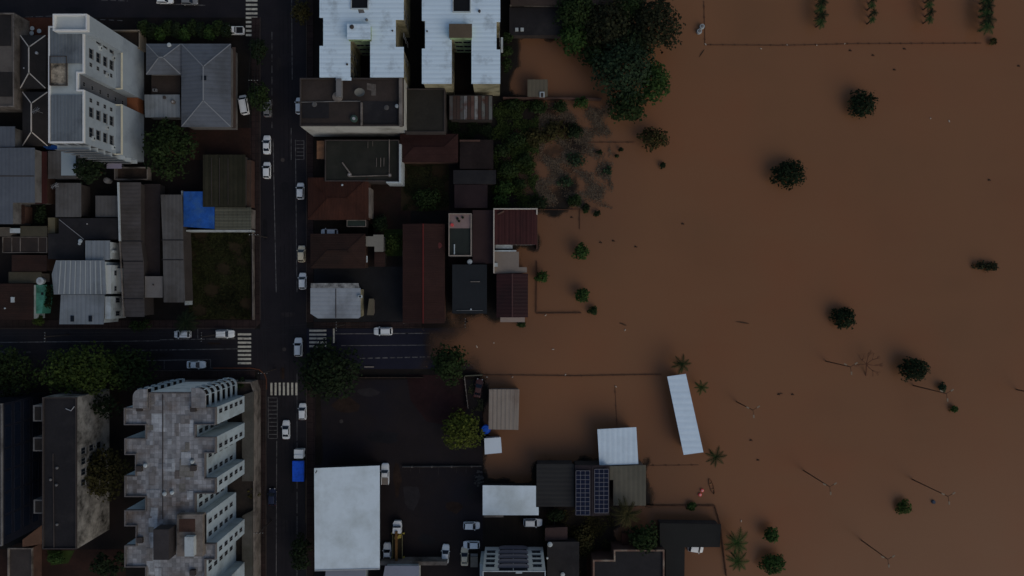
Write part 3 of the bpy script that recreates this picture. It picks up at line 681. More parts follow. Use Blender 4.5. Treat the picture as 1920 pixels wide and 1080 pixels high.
b = bld("striped_roof", "pale ribbed metal roof between the blue tarp and the street", "building", (403,389,471,430), 3.8, M_conc, metal("ribbed_pale_sheet", c(66,68,60), 'y', .7, .35, stain=c(52,52,44), stain_amt=.4), ribs=1.0, ax='y')
b = bld("brown_wall", "brown street wall with a flat top along the mossy roof", "wall", (461,300,471,388), 2.4, M_brick, mat("brown_coping", c(46,38,34), .85, .2, .4), ov=0)
def wall(label, a, b_, h, m, t=.2, z0=-.3, cat="wall", name="boundary_wall", group=None):
    p = W(*a, h); q = W(*b_, h); return MB().bar((*p,(h+z0)/2),(*q,(h+z0)/2),t,h-z0).build(name, m, label=label, cat=cat, group=group)
wall("white lot wall right of the long grey roof, left side of the grass lot", (341,358), (348,572), 3.4, M_white, .35)
wall("white wall along the top of the grass lot", (349,432.5), (471,432.5), 2.8, M_white, .35)
wall("reddish low wall on the left side of the grass lot", (351,438), (355,560), 1.2, mat("brick_wall", c(58,40,34), .9, .2, .5), .5)
wall("thin grey wall between the grass lot and the pavement", (473,434), (474,600), 1.2, M_conc, .2)
# silver roofs
b = bld("silver_roof_building", "silver ribbed metal roof, biggest of the silver roofs above the left street", "building", [(105,488),(196,488),(199,552),(101,552),(97,514)], 7.2, M_white, R_silver, ribs=0)
q = MB()
for i in range(1, 10):
    a0 = W(105+i*9.2, 489, 7.2); a1 = W(100+i*10.0, 551, 7.2); q.bar((*a0,7.24),(*a1,7.24),.16,.1)
q.build("roof_rib", mat("pale_rib", c(104,112,116), .5, .05, .5), b)
b = bld("silver_roof_building", "plain silver metal roof with two dark skylights, nearest the left street", "building", [(114,552.6),(196,552.6),(194,608),(111,608)], 6.8, M_white, R_silver)
for x in (135, 169): boxpart(b, "skylight", (x-3,592,x+3,603), 6.8, 7.0, M_glass)
MB().box(W(197,0,6.4)[0], W(207.5,0,6.4)[0], W(0,598,6.4)[1], W(0,556,6.4)[1], -.3, 6.4).build("side_wing", M_white, b)
xw = W(207.5,0,6.4)[0]
for py in (563, 588): win(b, 'E', xw, W(0,py,4.5)[1], 3.5, 1.0, 1.6)
b2 = bld("silver_roof_building", "small silver metal roof at the top right of the silver group", "building", (160,451,206,487.4), 6.2, M_white, R_silver, ribs=1.2, ax='y')
MB().box(W(206.3,0,5)[0], W(213,0,5)[0], W(0,474,5)[1], W(0,469,5)[1], 3.5, 5).build("chimney_block", M_white, b2)
b = bld("white_annex", "white walled narrow annex with square windows beside the silver roofs", "building", (196.5,497,208,551), 6.3, M_white, mat("annex_roof", c(118,126,130), .7, .05, .4), ov=.0)
xw = W(208,0,6.3)[0]
for py in (512, 541): win(b, 'E', xw, W(0,py,4.5)[1], 4.2, 1.0, 1.4)
b = bld("pale_flat_house", "pale grey flat roof squeezed between the silver roofs and the long grey roof", "building", (209,503,231,547), 4.0, M_white, mat("pale_flat", c(88,94,96), .8, .06, .4))
# left edge houses
b = bld("red_tile_house", "dark red roofed house with a white hatch at the left edge above the street", "house", (-40,532,63,600), 4.5, M_white, R_rust, kind='flat')
boxpart(b, "roof_hatch", (20,557,26,567), 4.5, 4.8, M_white); vent(b, 10, 578, 4.5, .2, .3, M_white)
MB().box(W(6,0,1.6)[0], W(32,0,1.6)[0], W(0,600,1.6)[1], W(0,596.5,1.6)[1], 0, 1.6).build("porch_wall", M_white, b)
b = bld("turquoise_house", "narrow turquoise painted terrace beside the dark red roof", "house", [(64,534),(84,534),(82,560),(78,588),(64,588)], 3.2, mat("turquoise_wall", c(44,92,84), .8, .1, .4), mat("turquoise_paint", c(50,98,90), .7, .15, .5, stain=c(28,56,48), stain_amt=.4, stain_scale=.3), ov=0)
tank(b, 80, 527, 2.4, .9, 1.1, M_white); boxpart(b, "vent_hole", (77,548,81,553), 3.2, 3.24, M_black)
b = bld("rusty_house", "dark red-brown low roof between the patched grey roofs and the olive strip", "house", (22,478,88,509), 4.0, M_brick, R_rust)
b = bld("olive_roof_strip", "long olive grey flat roof above the dark red roofed house", "house", (16,510,78,531), 3.4, M_conc, mat("olive_strip", c(46,45,38), .85, .15, .3))
b = bld("patched_roof", "pale grey patched roof with a white sheet left at the photo edge", "house", (-40,426,20,443), 4.2, M_conc, mat("patched_sheet", c(56,54,50), .85, .2, .3)); plate(b, "white_sheet", rc(19,428,38,437), 4.2, M_white, .1)
b = bld("dark_shed_row", "row of dark grey sheds with thin pale cross walls at the left edge", "shed", (4,444,88,474), 3.6, M_dark, R_wet, par=1, pm=M_conc, ph=.3, pw=.12)
for x in (22, 38, 72): MB().box(W(x,0,3.4)[0]-.08, W(x,0,3.4)[0]+.08, W(0,472,3.4)[1], W(0,446,3.4)[1], 3.1, 3.45).build("cross_wall", M_conc, b)
b = bld("grey_strip_house", "olive grey long roof beside the yellow strip, under the warehouse roof", "house", (38,424,88,443), 3.8, M_conc, MATS["olive_strip"])
b = bld("brown_post_shed", "brown shed with open slats below the big warehouse", "shed", (27,384,46,420), 3.2, M_brick, R_rust)
# across the lower street
b = bld("weathered_block", "black roofed apartment block with a mould-stained pale side wall", "apartment building", (79,745,143,1030), 13.0, mat("weathered_render", c(104,106,106), .9, .16, .2, stain=c(28,28,27), stain_amt=.62, stain_scale=.3), R_black, par=1, pm=M_dark, ph=.4)
for z in (10.5, 7.5, 4.5): 
    for py in (850, 870, 890, 910): win(b, 'E', W(143,0,13)[0], W(0,py,13)[1], z, 1.3, 1.5)
for x, y in ((108,877),(96,899),(107,909),(108,983)): vent(b, x, y, 12.7, .3, .4, M_grey)
pipe(b, ((124,766),(134,770),(140,762)), 12.7, M_steel, .1); pipe(b, ((100,850),(102,1026)), 12.7, M_dark, .1)
for r in ((62,760,79,790),(62,820,80,846),(63,937,80,963)):
    boxpart(b, "side_bay", r, 0, 11, M_grey); boxpart(b, "bay_roof", (r[0]+3,r[1]+3,r[2]-2,r[3]-2), 11.0, 11.1, R_dark)
b = bld("glass_block", "dark blue glazed office block at the lower left edge", "office building", (-60,757,3,1024), 16.0, mat("navy_cladding", c(14,17,25), .35, .15, .3), R_black, par=1, pm=M_grey, ph=.5)
for k in range(5):
    for j in range(6): win(b, 'E', W(3,0,16)[0], W(0,780+j*42,16)[1], 14-k*3, 4.2, 2.0, False, fm=mat("navy_frame", c(19,22,31), .5, .1, .3), pm=mat("blue_glass", (.008,.012,.022), .1, .1, .3))
b = bld("brick_annex", "low reddish annex between the glazed block and the black roofed block", "building", (14,1028,60,1100), 3.5, M_brick, mat("grey_wet_roof", c(38,36,36), .8, .2, .3), par=1, pm=M_conc)
b = bld("terracotta_lean_to", "low brown tiled lean-to left of the black roofed block", "building", [(42,1012),(78,985),(78,1020),(42,1026)], 3.2, M_brick, mat("terracotta", c(60,46,38), .85, .2, .3))

# ================================================================== 4. between street and flood
def slab_apartment(label, x0, x1, ybot, notchL, notchR, slot, head, opening, headm, ybl=None):
    h = 12.0 if x0 < 700 else 11.0
    ybl = ybl or ybot
    poly = [(x0,-60),(x1,-60),(x1,notchR[0]),(x1-notchR[2],notchR[0]),(x1-notchR[2],notchR[1]),(x1,notchR[1]),(x1,ybot),(slot[1],ybot),(slot[1],slot[2]),(slot[0],slot[2]),(slot[0],ybl),(x0,ybl),(x0,notchL[1]),(x0+notchL[2],notchL[1]),(x0+notchL[2],notchL[0]),(x0,notchL[0])]
    wp = [W(*p, h) for p in poly]; cx, cy = cen(wp)
    root = empty("slab_apartments", cx, cy, 0, label, "apartment building")
    MB().prism(off(wp, -.25), -.3, h-.15, top=False).build("wall", M_cream, root)
    r = MB().prism(wp, h-.15, h)
    r.build("roof", R_white, root)
    a = W(slot[0],slot[2],h); bb = W(slot[1],ybot,h)
    # courtyard linings (green) and windows
    MB().box(a[0]+.26, bb[0]-.26, a[1]+.26-.04, a[1]+.2, 0, h-.2).build("court_wall", M_green, root)
    for z in (10, 7.2, 4.4, 1.6):
        for t in (-1.2, 1.2): win(root, 'S', a[1]+.2, (a[0]+bb[0])/2+t*.8, z, 1.5, .9, False)
    for z in (9.5, 6.7, 3.9):
        for py in (slot[2]+22, slot[2]+45, slot[2]+62):
            win(root, 'E', a[0]-.25, W(0,py,h)[1], z, 1.2, 1.2, False)
    hz = h+1.6
    q = [W(*p, hz) for p in rc(*head)]
    MB().prism(q, h-.0, hz, top=False).build("stair_head", M_green, root)
    MB().prism(off(q,.12), hz, hz+.12).build("head_roof", headm, root)
    oz = h+.35
    o = [W(*p, oz) for p in rc(*opening)]
    ringmesh(off(o,.2), .2, h, oz).build("light_well_curb", M_white, root)
    MB().prism(o, h+.01, h+.03).build("well_shade_plate", M_black, root)  # black plate on the roof; shade inside the well is put into its colour
    # east wall windows + little ledges
    for z in (10, 7.2, 4.4):
        for py in (8, 26, 62, 100, 128): win(root, 'E', wp[1][0]-.25, W(0,py,h)[1], z, 1.0, 1.1, False)
    return root, wp, h
b, wp, h = slab_apartment("white ribbed roof apartment block nearest the street, with a white stair box", 599, 757, 145, (33,86,7), (37,88,15), (657,694,73), (652,46,694,73), (659,-20,689,15), R_white, 145)
plate(b, "roof_repair", [(671,17),(681,17),(684,24),(673,25)], h, M_grey, .02); vent(b, 660, 51, h+1.7, .5, .3, M_dark); vent(b, 736, 58, h, .2, .3, M_dark); vent(b, 651, 121, h, .25, .3, M_dark); vent(b, 688, 38, h, .3, .6, M_grey)
plate(b, "roof_extension", rc(630,145.5,659,151), h-.2, R_white, .15)
b, wp, h = slab_apartment("white roof apartment block nearer the flood, with a brown stair box", 791, 938, 157, (39,91,6), (41,93,7), (847,884,70), (843,46,884,70), (850,-20,881,21), mat("brown_box_roof", c(58,52,44), .85, .12, .3))
vent(b, 801, 59, h, .2, .3, M_dark); vent(b, 899, 22, h, .3, .8, M_dark); 
for k, py in enumerate((70, 80)): boxpart(b, "balcony", (939,py,943,py+20-k*2), 9.0-k*3, 9.3-k*3, M_white)
b = bld("brown_flat_building", "brown flat roofed building with a long white front wall and a satellite dish", "building", [(562,146),(757,146),(757,236),(562,236)], 11.3, mat("white_front", c(112,116,116), .8, .05, .2, stain=c(80,82,80), stain_amt=.35, stain_scale=.15), R_wet, par=1, pm=M_dark, pw=.25)
x, y = W(675,176,11.5)
dsh = MB(); N_ = 18
for k in range(N_): pass
vs = [(x,y,11.5)]; 
for rr, zz in ((.4,.05),(.8,.2),(1.15,.45)):
    for k in range(N_): t = 2*math.pi*k/N_; vs.append((x+rr*math.cos(t), y+.8*rr*math.sin(t)+zz*.5, 11.5+zz))
fs = [(0,1+k,1+(k+1)%N_) for k in range(N_)]
for q in range(2):
    for k in range(N_): fs.append((1+q*N_+k, 1+(q+1)*N_+k, 1+(q+1)*N_+(k+1)%N_, 1+q*N_+(k+1)%N_))
d_ = MB().add(vs, fs).build("satellite_dish", mat("dish_metal", c(66,68,66), .6, .1, 1), b, smooth=True)
MB().tube([(x,y,10.8),(x,y,11.5)], [.08,.06], 6).build("mast", M_steel, d_)
boxpart(b, "side_parapet", (748,146,754,236), 10.8, 12.0, M_conc, 12.0); boxpart(b, "divider_wall", (676,192,679,235), 10.8, 11.6, M_conc)
plate(b, "concrete_patch", [(688,156),(705,158),(705,179),(696,179),(696,170),(688,168)], 10.85, M_conc)
for r in ((566,190,617,222),(680,190,745,232)): plate(b, "roof_membrane", rc(*r), 10.85, R_black)
for xx, yy in ((590,196),(725,202)): vent(b, xx, yy, 10.85, .6, .3, R_grey2)
boxpart(b, "stair_shaft", (630,147,640,181), 10.8, 12.2, M_grey); MB().tube([(*W(633,182,11),10.85),(*W(633,182,11),11.3)],[1.1,1.1],16).build("round_slab", M_conc, b)
tank(b, 665, 224, 10.9, .8, .9, mat("green_tank", c(34,48,44), .6, .1, 1)); tank(b, 745, 200, 10.9, .4, .8, M_white)
pipe(b, ((560,192),(650,190),(676,190)), 10.9, M_grey, .09)
b = bld("dark_flat_building", "plain dark flat roof between the white front building and the multicoloured shed", "building", (759,166,834,248), 7.0, M_dark, mat("dark_green_black", c(26,26,24), .8, .2, .2), par=1, pm=M_dark, ph=.3)
b = bld("patchwork_shed", "shed roofed with mismatched grey and rusty metal sheets", "shed", (842,178,924,225), 4.0, M_dark, R_dark)
rr = random.Random(3)
for k in range(12):
    cc = rr.choice([c(62,66,66), c(50,52,54), c(76,80,84), c(58,48,46), c(40,34,32), c(84,88,90)])
    plate(b, "metal_sheet", rc(843+k*6.7,180,848.8+k*6.7,224), 4.0, mat("patch_sheet_%d" % k, cc, .6, .15, .4, stain=c(46,32,28), stain_amt=.3, stain_scale=.4), .05)
b = bld("railed_roof_building", "dark flat roof with thin pale guttering lines beside the street", "building", (609,262,748,340), 5.0, M_dark, mat("green_black_roof", c(22,24,22), .8, .18, .2, stain=c(29,30,28), stain_amt=.4), par=1, pm=M_dark, ph=.3)
pipe(b, ((730,262),(730,329),(655,331)), 5.0, M_conc, .12); pipe(b, ((642,305),(656,324)), 5.0, M_conc, .16); tank(b, 656, 328, 4.75, .5, .4); tank(b, 731, 329, 4.75, .45, .4)
for xx, y0, y1 in ((706,296,313),(714,296,313),(720,296,312),(690,265,278),(699,265,274)): pipe(b, ((xx,y0),(xx,y1)), 4.8, M_conc, .06)
MB().box(W(748.3,0,5.6)[0], W(752,0,5.6)[0], W(0,343,5.6)[1], W(0,270,5.6)[1], 0, 5.6).build("white_edge_wall", M_white, b)
MB().box(W(724,0,5.4)[0], W(748,0,5.4)[0], W(0,343,5.4)[1], W(0,340.6,5.4)[1], 0, 5.4).build("white_end_wall", M_white, b)
b = bld("tan_porch", "tan and brown narrow porch roof at the pavement, left of the railed roof", "porch", (594,264,608,298), 3.2, M_brick, mat("tan_plaster", c(88,66,50), .85, .2, .5, stain=c(50,40,34), stain_amt=.4))
b = bld("maroon_house", "dark maroon hipped roof above the back lawn", "house", (750,251,859,304), 4.2, M_brick, mat("maroon_dark_tiles", c(32,20,19), .85, .2, .3, stripe=('y',.35,.2), bump=.4), kind='hip', ax='x', rh=.8)
b = bld("red_tile_house", "red clay tiled house beside the pavement, reddest of the row", "house", (577,333,691,412), 4.6, M_brick, metal("bright_clay_tiles", c(43,25,19), 'x', .35, .25, stain=c(28,18,16), stain_amt=.62, stain_scale=.06, rough=.85, amp=.2), kind='hip', ax='x', rh=1.0)
boxpart(b, "back_coping", (691,352,694,408), 0, 4.2, M_conc); b2 = b
vent(b, 642, 347, 5.0, .25, .3, M_white); vent(b, 608, 376, 5.0, .15, .3, M_white)
bld("dark_green_shed", "small dark green lean-to with pale edges under the red tiled house", "shed", (650,412.5,686,425), 3.4, M_dark, mat("green_sheet", c(26,34,32), .7, .2, .3), par=1, pm=M_conc, ph=.2, pw=.14)
b = bld("brown_roof_house", "dark brown roofed house with pale concrete patches on its right", "house", (582,438,685,503), 4.6, M_brick, R_rust, kind='hip', ax='x', rh=.9)
vent(b, 626, 464, 5.1, .15, .2)
b = bld("pale_slab_annex", "pale L-shaped concrete slab roof beside the dark brown roof", "annex", [(686,443),(700,443),(700,440),(719,440),(719,472),(702,472),(702,462),(686,462)], 4.2, M_grey, mat("pale_slab", c(78,78,74), .85, .08, .4))
b = bld("small_brown_annex", "small brown roof under the pale L-shaped slab", "annex", (702,473,722,500), 3.6, M_dark, R_rust)
pipe(b, ((688,480),(688,492)), 3.7, M_white, .16, "white_pipe")
b = bld("silver_corner_shop", "pale blue-grey metal roof with a cut corner at the street junction", "shop", [(582,540),(676,540),(676,594),(672,597),(596,597),(582,588)], 5.2, M_cream, metal("pale_corner_sheet", c(96,104,112), 'y', 1.0, .08, stain=c(78,84,90), stain_amt=.35))
plate(b, "weathered_top_edge", [(583,531),(672,531),(674,540),(583,540)], 5.15, mat("weathered_white", c(96,100,102), .9, .25, .8, stain=c(46,48,50), stain_amt=.7, stain_scale=.7), .1)
plate(b, "roof_seam", rc(629,541,630.4,596), 5.2, M_dark, .08); ac(b, 676, 556, 5.2, M_white)
bld("concrete_pad_shed", "narrow concrete slab shed in the black court beside the corner shop", "shed", [(692,560),(701,560),(701,591),(688,591)], 2.6, M_conc, mat("olive_slab", c(62,60,52), .85, .12, .4))
b = bld("long_red_building", "very long dark red roof running down to the flooded street", "building", (755,420,834,606), 5.6, M_brick, mat("long_red_tiles", c(34,22,20), .85, .16, .2, stripe=('y',.4,.15), stain=c(29,19,18), stain_amt=.45, bump=.4), kind='gable', ax='y', rh=1.0, pm=mat("red_ridge", c(62,24,23), .8, .1, .5))
vent(b, 805, 450, 6.0, .2, .3, M_white); vent(b, 823, 460, 5.8, .7, .1, mat("faded_red", c(58,30,30), .8, .1, 1))
wall("white gable wall at the lower left corner of the long red roof", (755.5,470), (756.5,607), 4.4, M_conc, .18)
b = bld("terrace_house", "small white edged house with a pinkish terrace and dark green roof", "house", (841,400,884,480), 7.0, M_grey, mat("green_dark_roof", c(24,28,27), .8, .15, .3), par=1, pm=mat("pale_coping", c(92,88,84), .8, .08, .5), pw=.2, ph=.4)
plate(b, "terrace_floor", rc(843,402,882,428), 6.62, mat("pink_terrace", c(84,74,74), .85, .1, .4)); pipe(b, ((852,458),(852,477)), 6.6, M_white, .14, "white_pipe")
x, y = W(848,422,6.7); MB().tube([(x,y,6.65),(x,y,7.3)],[.35,.38],10).build("red_barrel", mat("red_plastic", c(130,50,52), .5, .1, 1), b)
for dx, dy in ((858,410),(861,415),(868,408)): vent(b, dx, dy, 6.65, .3, .5, mat("potted_leaf", c(16,22,15), .9, .3, 1), "potted_plant")
b = bld("black_roof_building", "black flat roof beside the flooded street, right of the long red roof", "building", (848,496,913,588), 5.4, M_brick, mat("ink_roof", c(20,23,26), .7, .12, .2), kind='flat')
pipe(b, ((882,528),(900,528)), 5.4, M_conc, .1); pipe(b, ((856,582),(905,582)), 5.4, M_grey, .06); vent(b, 883, 580, 5.4, .2, .2, M_white); vent(b, 881, 491, 4.6, .6, .5, M_white)
b = bld("brown_hall", "flat brown roof between the terrace house and the maroon roofs", "building", (886,394,925,494), 4.6, M_brick, mat("mauve_brown_sheet", c(34,26,27), .8, .12, .25))
b = bld("black_back_shed", "black flat shed beside the overgrown lot", "shed", (850,319,930,345), 4.2, M_dark, R_black)
b = bld("dark_back_house", "dark reddish roof under the black shed, beside the overgrown lot", "house", (852,346,914,390), 4.0, M_brick, mat("dark_mauve", c(26,20,22), .8, .2, .2))
b = bld("old_tile_shed", "old dark tiled shed next to the maroon hipped roof", "shed", (862,262,925,317), 3.8, M_brick, mat("old_tiles", c(22,18,18), .9, .3, .35)); MB().box(W(862,0,4.1)[0], W(900,0,4.1)[0], W(0,265,4.1)[1], W(0,262,4.1)[1], 3.6, 4.1).build("tan_coping", M_brick, b)
b = bld("maroon_roof_building", "maroon ribbed roof with a white top and left edge, at the flood's side", "building", (926,391,1007,459), 6.0, M_white, R_red2, kind='flat', ribs=1.1, ax='y')
MB().box(W(926,0,6.5)[0]-.1, W(1008,0,6.5)[0], W(0,392.5,6.5)[1], W(0,390.5,6.5)[1], 5.4, 6.5).build("top_coping", mat("bright_coping", c(118,116,112), .8, .08, .5), b)
MB().box(W(925,0,6.4)[0], W(927,0,6.4)[0], W(0,512,6.4)[1], W(0,393,6.4)[1], 5.2, 6.4).build("side_coping", MATS["bright_coping"], b)
MB().box(W(1005.5,0,6.4)[0], W(1008,0,6.4)[0], W(0,402,6.4)[1], W(0,393,6.4)[1], 5.2, 6.4).build("end_coping", MATS["bright_coping"], b)
MB().box(W(1006,0,4)[0], W(1008,0,4)[0], W(0,466,4)[1], W(0,404,4)[1], -3, 4).build("brown_side_wall", M_brick, b)
pipe(b, ((933,402),(945,396)), 6.1, M_brick, .2)
b = bld("pale_slab_building", "pale stepped concrete slab roof between the two maroon roofs", "building", [(926,472),(973,472),(973,501),(988,501),(988,511),(926,513)], 5.2, M_conc, mat("pale_grey_slab", c(80,76,72), .85, .08, .3))
boxpart(b, "chimney", (926,493,933,500), 5.2, 5.8, M_white); boxpart(b, "white_beam", (927,469,968,471.5), 5.0, 5.5, M_white)
boxpart(b, "upper_slab", (929,458.5,961,466), 4.6, 4.8, M_white)
b = bld("maroon_roof_building", "maroon roof with a thin ridge line and a pale awning at the flooded street", "building", (931,513,990,595), 5.6, M_white, metal("maroon_sheet_two", c(33,19,20), 'y', .8, .12, stain=c(26,17,18), stain_amt=.4), kind='gable', ax='y', rh=.6, pm=mat("maroon_ridge", c(50,36,36), .8, .1, .5))
MB().box(W(938,0,3.0)[0], W(984,0,3.0)[0], W(0,604,3.0)[1], W(0,592,3.0)[1], 2.9, 3.0).build("awning", mat("pale_awning", c(90,84,82), .7, .06, .5), b)
b = bld("flooded_garden_shed", "small pale grey-green shed standing in the flooded yard", "shed", (989,149,1027,181), 3.0, M_conc, metal("pale_shed_sheet", c(62,60,52), 'x', .9, .1))
boxpart(b, "roof_box", (1012,172,1021,182), 3.0, 3.3, M_white); boxpart(b, "roof_hatch", (1014,174,1019,182), 3.3, 3.34, M_dark)
bld("long_top_building", "long brown-grey roof at the top edge above the flooded yard", "building", (957,-60,1150,9), 4.6, M_dark, mat("brown_grey_roof", c(38,33,31), .85, .2, .2), ov=.3)
wall("pale thin wall in front of the long roof at the top edge", (956,9.5), (1070,12), 3.2, M_conc, .22)
wall("straight wall along the bottom of the flooded yard", (943,183), (1128,184.5), 1.6, M_brick, .3, -1.5)
b = bld("dark_ramp_roof", "dark flat canopy over the yard right of the second white apartment roof", "canopy", (955,14,1062,66), 3.0, M_dark, R_black, ov=.3)
for xx in (966, 976): boxpart(b, "roof_box", (xx,52,xx+6,58), 3.0, 3.4, M_white)

# ================================================================== 5. lower middle
b = bld("white_hall", "largest plain white rectangular hall roof, beside the car park", "warehouse", [(589,878),(712,873),(712,1067),(590,1070)], 7.5, M_charcoal, R_plain, ov=1.3)
plate(b, "roof_scuff", [(591,886),(594,881),(595,883),(592,888)], 7.5, M_dark, .02)
MB().bar((*W(590,1070,7.6),7.55),(*W(712,1067,7.6),7.55),.25,.2).build("gutter", M_steel, b)
b = bld("grey_lower_building", "pale blue-grey roof at the bottom edge below the white hall, right of its dark gap", "building", [(722,1061),(786,1061),(786,1180),(700,1180)], 5.0, M_white, mat("pale_blue_roof", c(80,86,98), .6, .05, .2))
boxpart(b, "loading_wall", (713,1053,838,1060), 0, 3.0, M_conc)
b = bld("grey_lower_building", "pale blue-grey roof at the bottom edge below the white hall, left of its dark gap", "building", [(611,1068),(686,1068),(680,1180),(600,1180)], 5.0, M_white, MATS["pale_blue_roof"])
wall("low pale kerb wall at the foot of the car park", (786,1054), (816,1055), .8, M_conc, 1.0)
b = bld("beige_shelter", "beige ribbed metal roof standing in the flood, right of the yellow-green tree", "shed", [(917,730),(974,730),(972,806),(916,805)], 3.6, M_conc, R_beige, ribs=.9, ax='y', z0=-2)
b = bld("white_kiosk", "small square white roof at the flood's edge under the blue tub", "kiosk", [(908,822),(939,820),(941,849),(909,852)], 3.2, M_white, mat("kiosk_roof", c(134,146,156), .5, .03, .3), z0=-2)
b = bld("white_flat_building", "wide white roof with a small step at its right end, beside the dark roof", "building", [(905,910),(1005,911),(1005,951),(1010,951),(1010,966),(905,966)], 5.0, M_charcoal, R_plain, ov=.8)
boxpart(b, "lower_ledge", (907,966,944,970), 3.8, 4.2, M_conc)
b = bld("dark_sheet_building", "dark metal roof left of the solar panels", "building", (1006,870,1077,950), 4.8, M_dark, metal("charcoal_sheet", c(28,29,30), 'y', 1.0, .1, stain=c(22,22,23), stain_amt=.4))
sb = bld("solar_roof_building", "dark tiled roof carrying the two solar arrays", "building", (1078,872,1143,966), 5.4, M_dark, mat("solar_base_tiles", c(30,27,30), .85, .25, .4), kind='gable', ax='y', rh=.5)
b = bld("olive_roof_building", "plain olive grey roof at the flood right of the solar panels", "building", [(1140,874),(1211,872),(1211,948),(1150,948),(1150,900),(1140,900)], 4.6, M_conc, R_olive, z0=-2.5)
b = bld("white_shelter", "near-square white roof standing in the flood above the solar panels", "shed", [(1120,805),(1193,801),(1197,870),(1124,873)], 4.2, M_steel, metal("white_shelter_sheet", c(134,150,163), 'x', 1.2, .04), ov=.8, z0=-2.5)
b = bld("long_white_shelter", "long narrow white roof tilted in the flood between small palms", "shed", [(1251,706),(1286,701),(1319,848),(1282,853)], 4.2, M_steel, metal("long_shelter_sheet", c(136,153,168), 'y', 1.4, .04), ov=.8, z0=-3.0)
# solar arrays
M_cell = mat("solar_cell", (.010,.013,.03), .25, .1, 1, grid=(.5,.25)); M_alu = mat("panel_frame", c(84,86,94), .4, .05, 1)
for lab, x0, x1, y0, y1, cols in (("left solar array with pale frames, on the dark tiled roof", 1080, 1106, 883, 966, 3), ("right solar array with pale frames, on the dark tiled roof", 1115, 1141, 880, 962, 3)):
    cx, cy = W((x0+x1)/2, (y0+y1)/2, 6.1); e = empty("solar_array", cx, cy, 5.6, lab, "solar panels", "solar arrays on the tiled roof")
    a = W(x0, y0, 6.2); bq = W(x1, y1, 6.2); nr = 10
    fr = MB()
    for i in range(cols+1): xx = a[0]+(bq[0]-a[0])*i/cols; fr.box(xx-.03, xx+.03, bq[1], a[1], 5.95, 6.08)
    for i in range(nr+1): yy = a[1]+(bq[1]-a[1])*i/nr; fr.box(a[0]+.04, bq[0]-.04, yy-.03, yy+.03, 5.96, 6.11+.0)
    fr.build("mounting_frame", M_alu, e)
    for i in range(cols):
        for j in range(nr):
            xa = a[0]+(bq[0]-a[0])*i/cols; xb = a[0]+(bq[0]-a[0])*(i+1)/cols; ya = a[1]+(bq[1]-a[1])*j/nr; yb = a[1]+(bq[1]-a[1])*(j+1)/nr
            MB().box(xa+.035, xb-.035, yb+.035, ya-.035, 6.0, 6.05).build("panel", M_cell, e)
# building with rounded front, bottom centre
def facade_block():
    h = 14.4; root = empty("curved_front_building", 5, -66, 0, "white building with four rows of windows and curved grey balconies in its middle", "apartment building")
    y0 = W(0,1070,h)[1]; xl = W(905,0,h)[0]; xr = W(1023,0,h)[0]; xa = W(933,0,h)[0]; xb = W(992,0,h)[0]
    MB().box(xl, xr, y0-14, y0, -.3, h-.3).build("wall", mat("bright_front", c(140,144,144), .8, .05, .3), root)
    MB().box(xl+.2, xr-.2, y0-13.8, y0-.2, h-.3, h-.1).build("roof", R_black, root)
    ringmesh([(xl,y0-14),(xr,y0-14),(xr,y0),(xl,y0)], .2, h-.3, h+.15).build("parapet", M_white, root)
    for k in range(5):
        z = .6+k*2.8
        pts = [(xa,y0),(xa,y0+.1)]+[(xa+1.4-1.4*math.cos(t), y0+.1+.45*math.sin(t)) for t in np.linspace(.2, math.pi/2, 5)]+[(xb-1.4+1.4*math.sin(t), y0+.1+.45*math.cos(t)) for t in np.linspace(0, 1.37, 5)]+[(xb,y0+.1),(xb,y0)]
        MB().prism(pts, z, z+1.2).build("curved_balcony", mat("mauve_grey_render", c(84,82,88), .8, .06, .3), root)
        MB().box(xa+.3, (xa+xb)/2-.1, y0-.02, y0+.12, z+1.16, z+2.7).build("balcony_glazing", M_glass, root)
        MB().box((xa+xb)/2+.1, xb-.3, y0-.02, y0+.12, z+1.16, z+2.7).build("balcony_glazing", M_glass, root)
    for k in range(4):
        for t in ((xl+xa)/2-.1, (xb+xr)/2+.1): win(root, 'N', y0, t, 3.4+k*2.8, 1.8, 1.1)
    MB().box(xl-.9, xl-.1, y0-10, y0-1, -.3, 8).build("side_fin", M_white, root)
    pipe(root, ((967,1073),(979,1073)), h-.1, M_white, .2); 
facade_block()
b = bld("dark_flat_block", "broad black flat roof at the bottom edge right of the curved front building", "building", (1026,1016,1086,1180), 4.0, M_dark, R_black); vent(b, 1031, 1020, 4.0, .6, .5, M_white); vent(b, 1026, 1046, 4.0, .25, .3, M_white); vent(b, 1055, 1076, 4.0, .5, .6, M_white)
b = bld("mauve_shed", "small mauve-brown roof under the dark sheet roof", "shed", [(1022,990),(1064,988),(1064,1012),(1022,1014)], 3.0, M_brick, mat("mauve_sheet", c(40,32,32), .8, .15, .3))
b = bld("black_parapet_building", "black roof with brown and white parapets at the bottom edge", "building", [(1151,1031),(1180,1031),(1246,1031),(1246,1180),(1112,1180),(1112,1050),(1151,1050)], 5.5, M_brick, R_black, par=1, pm=mat("brown_parapet", c(70,56,50), .85, .2, .5, stain=c(94,88,80), stain_amt=.4, stain_scale=.4), pw=.35)
b = bld("black_flood_shed", "long black roof standing in the flood, over the white car", "shed", [(1237,981),(1352,983),(1350,1026),(1284,1026),(1282,1180),(1248,1180),(1248,1030),(1237,1028)], 3.6, M_dark, mat("black_sheet", c(21,22,22), .8, .12, .2), z0=-3)
for r, lab in (((1166,1000,1190,1028),"small dark brown roof patch under the palm"),): bld("brown_hut", lab, "hut", r, 2.6, M_brick, mat("brown_hut_roof", c(36,22,18), .85, .25, .4), z0=-1.5)
